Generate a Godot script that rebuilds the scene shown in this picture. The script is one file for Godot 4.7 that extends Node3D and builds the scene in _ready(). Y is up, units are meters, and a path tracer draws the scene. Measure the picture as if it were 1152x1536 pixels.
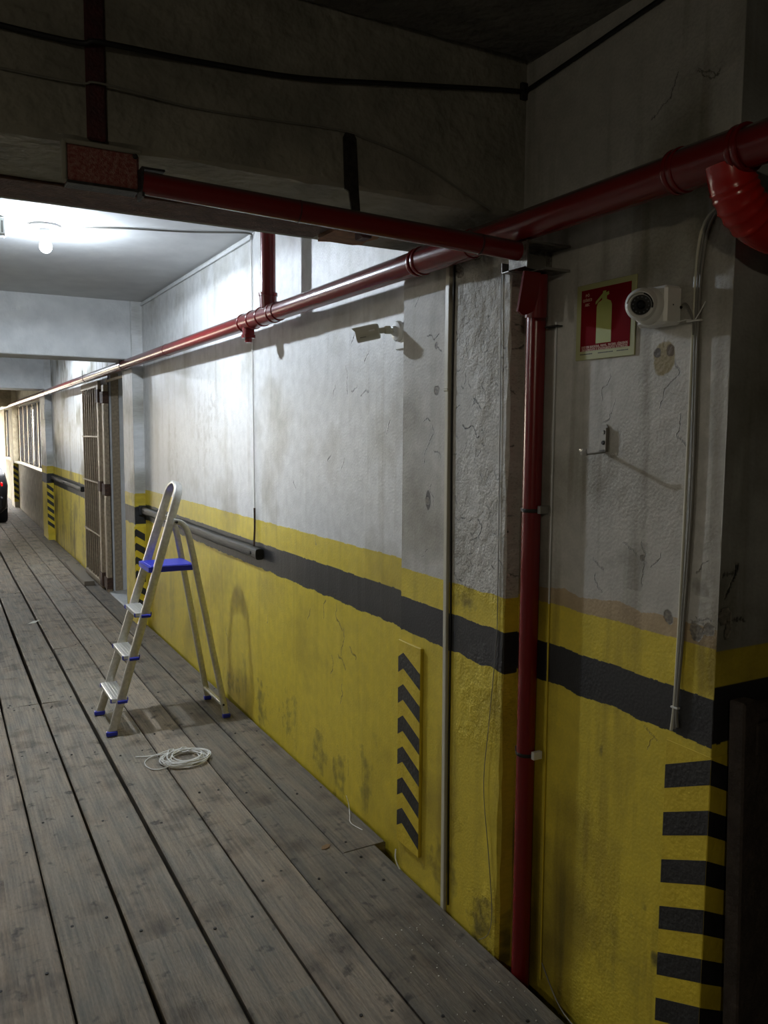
extends Node3D
# A parking garage corridor: plank floor, painted wall with pillars, red drain pipes, a step ladder.
# x = 0 is the face of the right wall, the corridor runs towards -z, y is up, metres.

var M := {}
var taken := {}
var rng := RandomNumberGenerator.new()
const WHITE := Color(0.80, 0.805, 0.80)
const YELLOW := Color(0.80, 0.72, 0.20)
const BLACK := Color(0.135, 0.135, 0.14)


func _ready() -> void:
	rng.seed = 11
	# ---------------------------------------------------------------- camera, sky, lamps, exposure
	var cam := Camera3D.new()
	cam.name = "camera"
	cam.fov = 64.31
	cam.near = 0.02
	cam.far = 120.0
	var ax := Vector3(0.8767945, 0.0072545, 0.4808105)
	var ay := Vector3(0.0393593, 0.9954484, -0.0867943)
	cam.transform = Transform3D(Basis(ax, ay, ax.cross(ay)).orthonormalized(), Vector3(-1.462, 1.55, 0.0))
	add_child(cam)
	cam.current = true
	var sky_mat := ProceduralSkyMaterial.new()
	sky_mat.sky_top_color = Color(0.93, 0.95, 1.0)
	sky_mat.sky_horizon_color = Color(1.0, 0.955, 0.86)
	sky_mat.ground_horizon_color = Color(0.80, 0.75, 0.66)
	sky_mat.ground_bottom_color = Color(0.55, 0.50, 0.43)
	sky_mat.sky_energy_multiplier = 4.0
	sky_mat.ground_energy_multiplier = 2.5
	var sky := Sky.new()
	sky.sky_material = sky_mat
	var env := Environment.new()
	env.background_mode = Environment.BG_SKY
	env.sky = sky
	env.tonemap_mode = Environment.TONE_MAPPER_LINEAR
	env.tonemap_exposure = 1.12
	env.sdfgi_enabled = true
	env.ssao_enabled = true
	env.ssil_enabled = true
	var we := WorldEnvironment.new()
	we.name = "environment"
	we.environment = env
	add_child(we)
	materials()
	ceiling_lamp(Vector3(-0.945, 2.57, -4.45), 2.35, "white ceiling bulb holder with a bright glowing bulb in the near bay")
	ceiling_lamp(Vector3(-0.95, 2.57, -9.85), 2.4, "ceiling bulb holder hidden behind the nearer white cross beam")
	ceiling_lamp(Vector3(-5.0, 2.57, -3.3), 1.2, "ceiling bulb holder in the left bay of the garage, outside the picture", Color(1.0, 0.97, 0.91))
	ceiling_lamp(Vector3(-3.1, 2.56, 1.7), 0.85, "ceiling bulb holder in the near room, behind the viewer", Color(1.0, 0.945, 0.83))
	# ---------------------------------------------------------------- structure
	floor_planks()
	shell()
	pillars_and_beams()
	windows()
	doorway()
	# ---------------------------------------------------------------- objects
	main_pipe()
	beam_pipe()
	riser_pipe()
	beam_things()
	ladder()
	cable_coil()
	hazard_boards()
	guard_rails()
	gate()
	fire_sign()
	dome_camera()
	bullet_camera()
	wall_hook()
	cables()
	car()
	small_things()


# ==================================================================== naming
func numbered(n: String) -> String:
	if not taken.has(n):
		taken[n] = 0
		return n
	taken[n] += 1
	return "%s_%03d" % [n, taken[n]]


func mi(called: String, mesh: Mesh, mat: Material, parent: Node = self) -> MeshInstance3D:
	var o := MeshInstance3D.new()
	if parent == self:
		o.name = numbered(called)
	else:
		var k := 0
		var nm := called
		while parent.has_node(nm):
			k += 1
			nm = "%s_%03d" % [called, k]
		o.name = nm
	o.mesh = mesh
	o.material_override = mat
	parent.add_child(o, true)
	return o


func tag(o: Node3D, label: String, category: String, group := "") -> Node3D:
	o.set_meta("label", label)
	o.set_meta("category", category)
	if group != "":
		o.set_meta("group", group)
	return o


func thing(called: String, label: String, category: String, at := Vector3.ZERO, group := "") -> Node3D:
	var o := Node3D.new()
	o.name = numbered(called)
	o.position = at
	add_child(o, true)
	tag(o, label, category, group)
	return o


func struct(o: Node3D, label := "") -> Node3D:
	o.set_meta("kind", "structure")
	if label != "":
		o.set_meta("label", label)
	return o


# ==================================================================== mesh helpers
func begin() -> SurfaceTool:
	var s := SurfaceTool.new()
	s.begin(Mesh.PRIMITIVE_TRIANGLES)
	return s


func done(s: SurfaceTool, tangents := false) -> ArrayMesh:
	s.generate_normals()
	if tangents:
		s.generate_tangents()
	return s.commit()


func tri(s: SurfaceTool, a: Vector3, b: Vector3, c: Vector3, out: Vector3, ua := Vector2.ZERO, ub := Vector2.ZERO, uc := Vector2.ZERO) -> void:
	# Godot's front faces run clockwise
	if (b - a).cross(c - a).dot(out) > 0.0:
		s.set_uv(ua); s.add_vertex(a)
		s.set_uv(uc); s.add_vertex(c)
		s.set_uv(ub); s.add_vertex(b)
	else:
		s.set_uv(ua); s.add_vertex(a)
		s.set_uv(ub); s.add_vertex(b)
		s.set_uv(uc); s.add_vertex(c)


func quad(s: SurfaceTool, a: Vector3, b: Vector3, c: Vector3, d: Vector3, out: Vector3, ua := Vector2.ZERO, ub := Vector2.ZERO, uc := Vector2.ZERO, ud := Vector2.ZERO) -> void:
	tri(s, a, b, c, out, ua, ub, uc)
	tri(s, a, c, d, out, ua, uc, ud)


func at(p: Vector3) -> Transform3D:
	return Transform3D(Basis.IDENTITY, p)


func on_wall(z: float, y: float, x := 0.0) -> Transform3D:
	# local x runs to the right along the wall (+z), y up, z out of the wall (-x)
	return Transform3D(Basis(Vector3(0, 0, 1), Vector3(0, 1, 0), Vector3(-1, 0, 0)), Vector3(x, y, z))


func box_to(s: SurfaceTool, xf: Transform3D, size: Vector3, bev := 0.002) -> void:
	var h := size * 0.5
	var b := minf(bev, 0.45 * minf(size.x, minf(size.y, size.z)))
	s.set_smooth_group(-1)
	var p := func(axis: int, g: Vector3) -> Vector3:
		var v := Vector3.ZERO
		for k in 3:
			v[k] = g[k] * (h[k] if k == axis else h[k] - b)
		return xf * v
	for a in 3:
		var u := (a + 1) % 3
		var w := (a + 2) % 3
		for sg in [-1.0, 1.0]:
			var pts := []
			for q in [[-1.0, -1.0], [1.0, -1.0], [1.0, 1.0], [-1.0, 1.0]]:
				var g := Vector3.ZERO
				g[a] = sg; g[u] = q[0]; g[w] = q[1]
				pts.append(p.call(a, g))
			var n := Vector3.ZERO
			n[a] = sg
			quad(s, pts[0], pts[1], pts[2], pts[3], xf.basis * n)
		if b <= 0.0:
			continue
		for su in [-1.0, 1.0]:
			for sw in [-1.0, 1.0]:
				var g0 := Vector3.ZERO
				g0[u] = su; g0[w] = sw; g0[a] = -1.0
				var g1 := g0
				g1[a] = 1.0
				var n2 := Vector3.ZERO
				n2[u] = su; n2[w] = sw
				quad(s, p.call(u, g0), p.call(u, g1), p.call(w, g1), p.call(w, g0), xf.basis * n2)
	if b > 0.0:
		for sx in [-1.0, 1.0]:
			for sy in [-1.0, 1.0]:
				for sz in [-1.0, 1.0]:
					var g := Vector3(sx, sy, sz)
					tri(s, p.call(0, g), p.call(1, g), p.call(2, g), xf.basis * g)


func box(called: String, center: Vector3, size: Vector3, mat: Material, parent: Node = self, bev := 0.002, xb := Basis.IDENTITY) -> MeshInstance3D:
	var s := begin()
	box_to(s, Transform3D(xb, Vector3.ZERO), size, bev)
	var o := mi(called, done(s), mat, parent)
	o.position = center
	return o


func frames(pts: Array, closed: bool) -> Array:
	# parallel-transported pairs of axes along a path
	var n := pts.size()
	var res := []
	var t0: Vector3 = (pts[1] - pts[0]).normalized()
	var u := t0.cross(Vector3.UP if absf(t0.y) < 0.9 else Vector3.RIGHT).normalized()
	var last := t0
	for i in n:
		var t: Vector3
		if closed:
			t = (pts[(i + 1) % n] - pts[(i - 1 + n) % n]).normalized()
		elif i == 0:
			t = t0
		elif i == n - 1:
			t = (pts[n - 1] - pts[n - 2]).normalized()
		else:
			t = ((pts[i + 1] - pts[i]).normalized() + (pts[i] - pts[i - 1]).normalized()).normalized()
		var axis := last.cross(t)
		if axis.length() > 1e-6:
			u = u.rotated(axis.normalized(), last.angle_to(t))
		u = (u - t * u.dot(t)).normalized()
		res.append([u, t.cross(u).normalized(), t])
		last = t
	return res


func tube_to(s: SurfaceTool, pts: Array, r, seg := 12, caps := true, tint := []) -> void:
	# tint [side colour, dust colour]: dust lies on what faces up
	var fr := frames(pts, false)
	var rings := []
	for i in pts.size():
		var rad: float = r[i] if r is Array else r
		var ring := []
		for k in seg:
			var a := TAU * k / seg
			ring.append(pts[i] + (fr[i][0] * cos(a) + fr[i][1] * sin(a)) * rad)
		rings.append(ring)
	s.set_smooth_group(1)
	for i in pts.size() - 1:
		for k in seg:
			var k2 := (k + 1) % seg
			var out: Vector3 = (rings[i][k] + rings[i + 1][k2]) * 0.5 - (pts[i] + pts[i + 1]) * 0.5
			if tint.size():
				var q := [rings[i][k], rings[i][k2], rings[i + 1][k2], rings[i + 1][k]]
				var c := [pts[i], pts[i], pts[i + 1], pts[i + 1]]
				var cols := []
				for m in 4:
					var up: float = (q[m] - c[m]).normalized().y
					cols.append(tint[0].lerp(tint[1], smoothstep(0.25, 0.8, up) * 0.85))
				var flip: bool = (q[1] - q[0]).cross(q[2] - q[0]).dot(out) > 0.0
				for m in ([0, 2, 1, 0, 3, 2] if flip else [0, 1, 2, 0, 2, 3]):
					s.set_color(cols[m]); s.set_uv(Vector2.ZERO); s.add_vertex(q[m])
			else:
				quad(s, rings[i][k], rings[i][k2], rings[i + 1][k2], rings[i + 1][k], out)
	if caps:
		s.set_smooth_group(-1)
		if tint.size():
			s.set_color(tint[0])
		for e in [0, pts.size() - 1]:
			var out: Vector3 = fr[e][2] * (-1.0 if e == 0 else 1.0)
			for k in seg:
				tri(s, pts[e], rings[e][k], rings[e][(k + 1) % seg], out)


func tube(called: String, pts: Array, r, mat: Material, parent: Node = self, seg := 12, tint := []) -> MeshInstance3D:
	var s := begin()
	tube_to(s, pts, r, seg, true, tint)
	return mi(called, done(s), mat, parent)


func lathe_to(s: SurfaceTool, xf: Transform3D, prof: Array, seg := 24) -> void:
	# profile of Vector2(radius, height) along local y
	var grp := 2
	for i in prof.size() - 1:
		if i > 0 and absf((prof[i] - prof[i - 1]).angle_to(prof[i + 1] - prof[i])) > 0.6:
			grp += 1
		s.set_smooth_group(grp)
		var d: Vector2 = prof[i + 1] - prof[i]
		for k in seg:
			var a := TAU * k / seg
			var b := TAU * (k + 1) / seg
			var ca := Vector3(cos(a), 0, sin(a))
			var cb := Vector3(cos(b), 0, sin(b))
			var mid := (ca + cb).normalized()
			var out := mid * d.y + Vector3(0, -d.x, 0)
			var p0: Vector3 = xf * (ca * prof[i].x + Vector3(0, prof[i].y, 0))
			var p1: Vector3 = xf * (cb * prof[i].x + Vector3(0, prof[i].y, 0))
			var p2: Vector3 = xf * (cb * prof[i + 1].x + Vector3(0, prof[i + 1].y, 0))
			var p3: Vector3 = xf * (ca * prof[i + 1].x + Vector3(0, prof[i + 1].y, 0))
			if prof[i].x > 1e-6:
				tri(s, p0, p1, p2 if prof[i + 1].x > 1e-6 else p3, xf.basis * out)
			if prof[i + 1].x > 1e-6:
				tri(s, p0, p2, p3, xf.basis * out)


func lathe(called: String, xf: Transform3D, prof: Array, mat: Material, parent: Node = self, seg := 24) -> MeshInstance3D:
	var s := begin()
	lathe_to(s, Transform3D(xf.basis, Vector3.ZERO), prof, seg)
	var o := mi(called, done(s), mat, parent)
	o.position = xf.origin
	return o


func prism_to(s: SurfaceTool, xf: Transform3D, poly: PackedVector2Array, depth: float) -> void:
	s.set_smooth_group(-1)
	var ix := Geometry2D.triangulate_polygon(poly)
	for k in range(0, ix.size(), 3):
		for e in [0.0, depth]:
			var q := []
			for m in 3:
				var v := poly[ix[k + m]]
				q.append(xf * Vector3(v.x, v.y, e))
			tri(s, q[0], q[1], q[2], xf.basis * Vector3(0, 0, 1.0 if e > 0.0 else -1.0))
	var cw := Geometry2D.is_polygon_clockwise(poly)
	for k in poly.size():
		var a := poly[k]
		var b := poly[(k + 1) % poly.size()]
		var n := Vector2(b.y - a.y, a.x - b.x) * (-1.0 if cw else 1.0)
		quad(s, xf * Vector3(a.x, a.y, 0), xf * Vector3(b.x, b.y, 0), xf * Vector3(b.x, b.y, depth), xf * Vector3(a.x, a.y, depth), xf.basis * Vector3(n.x, n.y, 0))


func prism(called: String, xf: Transform3D, poly: PackedVector2Array, depth: float, mat: Material, parent: Node = self) -> MeshInstance3D:
	var s := begin()
	prism_to(s, xf, poly, depth)
	return mi(called, done(s), mat, parent)


func sweep_to(s: SurfaceTool, pts: Array, wide: Array, half_w: float, half_t: float, closed_caps := true) -> void:
	# rounded rectangle swept along pts; wide[i] is the direction of its long side
	var prof := []
	var c := minf(half_t, half_w) * 0.55
	for q in [[1, 1], [-1, 1], [-1, -1], [1, -1]]:
		var cx: float = q[0] * (half_w - c)
		var cy: float = q[1] * (half_t - c)
		var a0 := atan2(q[1], q[0]) - PI / 4
		for k in 3:
			var a := a0 + PI / 4 * k
			prof.append(Vector2(cx + cos(a) * c, cy + sin(a) * c))
	var rings := []
	var n := pts.size()
	for i in n:
		var t: Vector3
		if i == 0:
			t = pts[1] - pts[0]
		elif i == n - 1:
			t = pts[n - 1] - pts[n - 2]
		else:
			t = (pts[i + 1] - pts[i]).normalized() + (pts[i] - pts[i - 1]).normalized()
		t = t.normalized()
		var w: Vector3 = wide[i] if wide.size() > 1 else wide[0]
		w = (w - t * w.dot(t)).normalized()
		var v := t.cross(w)
		var ring := []
		for q in prof:
			ring.append(pts[i] + w * q.x + v * q.y)
		rings.append(ring)
	s.set_smooth_group(1)
	var m := prof.size()
	for i in n - 1:
		for k in m:
			var k2 := (k + 1) % m
			var out: Vector3 = (rings[i][k] + rings[i + 1][k2]) * 0.5 - (pts[i] + pts[i + 1]) * 0.5
			quad(s, rings[i][k], rings[i][k2], rings[i + 1][k2], rings[i + 1][k], out)
	if closed_caps:
		s.set_smooth_group(-1)
		for e in [0, n - 1]:
			var out: Vector3 = pts[0] - pts[1] if e == 0 else pts[n - 1] - pts[n - 2]
			for k in m:
				tri(s, pts[e], rings[e][k], rings[e][(k + 1) % m], out)


func curve(pts: Array, n := 40) -> Array:
	# smooth path through points
	var res := []
	var k := pts.size()
	for i in n + 1:
		var f := float(i) / n * (k - 1)
		var a := mini(int(f), k - 2)
		var t := f - a
		var p0: Vector3 = pts[maxi(a - 1, 0)]
		var p1: Vector3 = pts[a]
		var p2: Vector3 = pts[a + 1]
		var p3: Vector3 = pts[mini(a + 2, k - 1)]
		res.append(p1.cubic_interpolate(p2, p0, p3, t))
	return res


func text_to(called: String, text: String, height: float, xf: Transform3D, mat: Material, parent: Node, width := 0.0) -> MeshInstance3D:
	var f := SystemFont.new()
	f.font_names = PackedStringArray(["Droid Sans"])
	f.font_weight = 700
	var tm := TextMesh.new()
	tm.font = f
	tm.text = text
	tm.font_size = 64
	tm.pixel_size = height / 46.0
	tm.depth = 0.0004
	tm.curve_step = 2.0
	var k := Vector3.ONE
	if width > 0.0:
		k.x = width / maxf(tm.get_aabb().size.x, 1e-4)
	var o := mi(called, tm, mat, parent)
	o.transform = Transform3D(xf.basis * Basis.from_scale(k), xf.origin)
	return o


# ==================================================================== materials and textures
func flat(col: Color, rough := 0.7, metal := 0.0) -> StandardMaterial3D:
	var m := StandardMaterial3D.new()
	m.albedo_color = col
	m.roughness = rough
	m.metallic = metal
	return m


func noise_tex(freq: float, sd: int, c0: Color, c1: Color, size := 512, oct := 5, normal := false, c_mid = null) -> NoiseTexture2D:
	var n := FastNoiseLite.new()
	n.seed = sd
	n.frequency = freq
	n.fractal_octaves = oct
	var t := NoiseTexture2D.new()
	t.width = size
	t.height = size
	t.seamless = true
	t.noise = n
	if normal:
		t.as_normal_map = true
		t.bump_strength = 6.0
	else:
		var g := Gradient.new()
		g.set_color(0, c0)
		g.set_color(1, c1)
		if c_mid != null:
			g.add_point(0.5, c_mid)
		t.color_ramp = g
	return t


func rough_mat(c0: Color, c1: Color, tile: float, sd: int, rough := 0.85, bump := 0.6, freq := 0.012, metal := 0.0) -> StandardMaterial3D:
	# a grainy world-mapped surface; tile is the size of one repeat in metres
	var m := StandardMaterial3D.new()
	m.albedo_texture = noise_tex(freq, sd, c0, c1)
	m.roughness = rough
	m.metallic = metal
	m.normal_enabled = true
	m.normal_texture = noise_tex(0.05, sd + 1, c0, c1, 512, 5, true)
	m.normal_scale = bump
	m.uv1_triplanar = true
	m.uv1_world_triplanar = true
	m.uv1_scale = Vector3.ONE / tile
	return m


func nbytes(w: int, h: int, freq: float, sd: int, oct := 4, stretch := Vector2.ONE) -> PackedByteArray:
	# noise as bytes; stretch > 1 draws it out along that side
	var n := FastNoiseLite.new()
	n.seed = sd
	n.frequency = freq
	n.fractal_octaves = oct
	var im := n.get_image(maxi(4, int(w / stretch.x)), maxi(4, int(h / stretch.y)), false, false, true)
	if im.get_width() != w or im.get_height() != h:
		im.resize(w, h, Image.INTERPOLATE_CUBIC)
	im.convert(Image.FORMAT_L8)
	return im.get_data()


func paint(o: Dictionary) -> StandardMaterial3D:
	# painted, flaking plaster: o.len x o.high metres, lower edge at o.y0; s is measured from the left edge
	var ppm: float = o.ppm
	var length: float = o.len
	var high: float = o.high
	var y0: float = o.get("y0", 0.0)
	var w := int(length * ppm)
	var h := int(high * ppm)
	var sd: int = o.seed
	var A := nbytes(w, h, 1.3 / ppm, sd, 4)
	var B := nbytes(w, h, 14.0 / ppm, sd + 1, 5)
	var Cn := nbytes(w, h, 90.0 / ppm, sd + 2, 3)
	var D := nbytes(w, h, 9.0 / ppm, sd + 3, 5, Vector2(1, 14))
	var wob := nbytes(w, 8, 6.0 / ppm, sd + 4, 4)
	var rgb := PackedByteArray()
	rgb.resize(w * h * 3)
	var hgt := PackedFloat32Array()
	hgt.resize(w * h)
	var bands: Array = o.get("bands", [])
	var dirt: float = o.get("dirt", 0.25)
	var flake: float = o.get("flake", 0.0)
	var ffrom: float = o.get("flake_from", -1.0)
	var peach: float = o.get("peach", 0.0)
	var streak: float = o.get("streak", 0.1)
	var cols: Array[Color] = [o.get("white", WHITE), YELLOW, BLACK, Color(0.66, 0.58, 0.45)]
	var tilt: float = o.get("tilt", 0.0)
	for j in h:
		var y := y0 + high * (1.0 - (j + 0.5) / h)
		for i in w:
			var k := j * w + i
			var which := 0
			if bands.size():
				var yy := y + (wob[i] - 128) * 0.000022
				var sl: float = tilt * float(i) / w
				if yy < bands[0] + sl:
					which = 1
					if yy < bands[1] + sl and yy + (wob[w * 3 + i] - 128) * 0.000025 > bands[2]:
						which = 2
				elif peach > 0.0 and yy + (wob[w * 5 + i] - 128) * 0.00005 < bands[0] + peach:
					which = 3
			var c := cols[which]
			var a := A[k]
			var b := B[k]
			var n := Cn[k]
			var g := 1.0 + (n - 128) * 0.0003 + (b - 128) * 0.0004
			var d := 0.0
			if a > 140:
				d = (a - 140) * 0.0055 * dirt
			d += maxf(0.0, D[k] - 150) * 0.006 * streak
			if which == 2:
				d *= 0.2
			g -= d
			var z := n * 0.0006
			if flake > 0.0:
				var e := b + (n - 128) * 0.12
				var gate := clampf((a - 84) * 0.02, 0.0, 1.0) * flake * smoothstep(ffrom - 0.02, ffrom + 0.03, i / ppm)
				var step := floorf(e / 19.0)
				z += step * 0.10 * gate
				if e - step * 19.0 < 1.6:
					g -= 0.16 * gate
			else:
				z += b * 0.0003 + D[k] * 0.0012
			hgt[k] = z
			var q := k * 3
			rgb[q] = clampi(int(c.r * g * 255.0), 0, 255)
			rgb[q + 1] = clampi(int(c.g * (g - d * 0.06) * 255.0), 0, 255)
			rgb[q + 2] = clampi(int(c.b * (g - d * 0.25) * 255.0), 0, 255)
	var r := RandomNumberGenerator.new()
	r.seed = sd
	# stains: [s, y, half width, half height, strength, colour]
	for st in o.get("stains", []):
		var i0 := int((st[0] - st[2]) * ppm)
		var i1 := int((st[0] + st[2]) * ppm)
		var j0 := int((y0 + high - st[1] - st[3]) * ppm)
		var j1 := int((y0 + high - st[1] + st[3]) * ppm)
		var cc: Color = st[5]
		for j in range(maxi(j0, 0), mini(j1, h)):
			for i in range(maxi(i0, 0), mini(i1, w)):
				var k := j * w + i
				var dx: float = (i / ppm - st[0]) / st[2]
				var dy: float = (y0 + high - j / ppm - st[1]) / st[3]
				var f: float = (1.0 - dx * dx - dy * dy) + (B[k] - 128) * 0.014 + (D[k] - 128) * 0.009 - 0.2
				if st[4] >= 0.8:
					f = (1.0 - dx * dx - dy * dy + (B[k] - 128) * 0.003) * 4.0
				f = clampf(f * (1.0 if st[4] >= 0.8 else 0.5), 0.0, 1.0) * st[4]
				if f > 0.0:
					var q := k * 3
					rgb[q] = int(lerpf(rgb[q], cc.r * 255.0, f))
					rgb[q + 1] = int(lerpf(rgb[q + 1], cc.g * 255.0, f))
					rgb[q + 2] = int(lerpf(rgb[q + 2], cc.b * 255.0, f))
	# cracks: [s, y, length, angle in degrees, strength]
	for cr in o.get("cracks", []):
		var px: float = cr[0] * ppm
		var py: float = (y0 + high - cr[1]) * ppm
		var ang: float = deg_to_rad(cr[3])
		var steps := int(cr[2] * ppm)
		var drift := 0.0
		for m in steps:
			drift = clampf(drift + r.randf_range(-0.5, 0.5), -1.1, 1.1)
			px += cos(ang + drift)
			py -= sin(ang + drift)
			var wdt := 0 if r.randf() < 0.6 else 1
			for dj in range(-wdt, wdt + 1):
				var i := int(px)
				var j := int(py) + dj
				if i > 0 and i < w - 1 and j > 0 and j < h - 1:
					var k := j * w + i
					var f: float = 1.0 - cr[4] * r.randf_range(0.5, 1.0)
					for e in 3:
						rgb[k * 3 + e] = int(rgb[k * 3 + e] * f)
					hgt[k] -= 0.8 * cr[4]
					hgt[k - 1] += 0.35 * cr[4]
	# bare plaster chips: [s, y, radius]
	for ch in o.get("chips", []):
		var rad: float = ch[2] * ppm
		var ci: float = ch[0] * ppm
		var cj: float = (y0 + high - ch[1]) * ppm
		for j in range(maxi(0, int(cj - rad * 1.5)), mini(h, int(cj + rad * 1.5))):
			for i in range(maxi(0, int(ci - rad * 1.5)), mini(w, int(ci + rad * 1.5))):
				var k := j * w + i
				var dd := Vector2(i - ci, j - cj).length() / rad + (B[k] - 128) * 0.006
				if dd < 1.0:
					var g := 0.72 + (Cn[k] - 128) * 0.002
					rgb[k * 3] = int(158 * g)
					rgb[k * 3 + 1] = int(150 * g)
					rgb[k * 3 + 2] = int(136 * g)
					hgt[k] -= 0.5
	var m := StandardMaterial3D.new()
	m.albedo_texture = ImageTexture.create_from_image(Image.create_from_data(w, h, false, Image.FORMAT_RGB8, rgb))
	var him := Image.create_from_data(w, h, false, Image.FORMAT_RF, hgt.to_byte_array())
	him.bump_map_to_normal_map(o.get("bump", 3.0))
	m.normal_enabled = true
	m.normal_texture = ImageTexture.create_from_image(him)
	m.normal_scale = 1.0
	m.roughness = o.get("rough", 0.6)
	m.texture_repeat = false
	return m


func wood_texture() -> Array:
	# 2.4 m of weathered plank along u, 1.2 m across along v
	var w := 2048
	var h := 1024
	var A := nbytes(w, h, 0.09, 71, 4, Vector2(40, 1))
	var B := nbytes(w, h, 0.02, 72, 4, Vector2(6, 1))
	var Cn := nbytes(w, h, 0.004, 73, 4)
	var D := nbytes(w, h, 0.2, 74, 3, Vector2(5, 1))
	var E := nbytes(w, h, 0.05, 75, 3, Vector2(1, 24))
	var F := nbytes(w, h, 0.011, 76, 5)
	var rgb := PackedByteArray()
	rgb.resize(w * h * 3)
	var hgt := PackedFloat32Array()
	hgt.resize(w * h)
	for k in w * h:
		var g := 1.0 + (A[k] - 128) * 0.0011 + (B[k] - 128) * 0.0007 + (D[k] - 128) * 0.0006
		if E[k] > 196:
			g -= (E[k] - 196) * 0.0022
		if Cn[k] > 150:
			g -= (Cn[k] - 150) * 0.0030
		if F[k] > 188:
			g -= (F[k] - 188) * 0.0085
		var warm := (B[k] - 128) * 0.00018 + (Cn[k] - 128) * 0.00015
		var q := k * 3
		rgb[q] = clampi(int(143.0 * (g + warm)), 0, 255)
		rgb[q + 1] = clampi(int(133.0 * g), 0, 255)
		rgb[q + 2] = clampi(int(118.0 * (g - warm)), 0, 255)
		hgt[k] = A[k] * 0.004 + D[k] * 0.003
	var him := Image.create_from_data(w, h, false, Image.FORMAT_RF, hgt.to_byte_array())
	him.bump_map_to_normal_map(1.6)
	return [ImageTexture.create_from_image(Image.create_from_data(w, h, false, Image.FORMAT_RGB8, rgb)), ImageTexture.create_from_image(him)]


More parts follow.
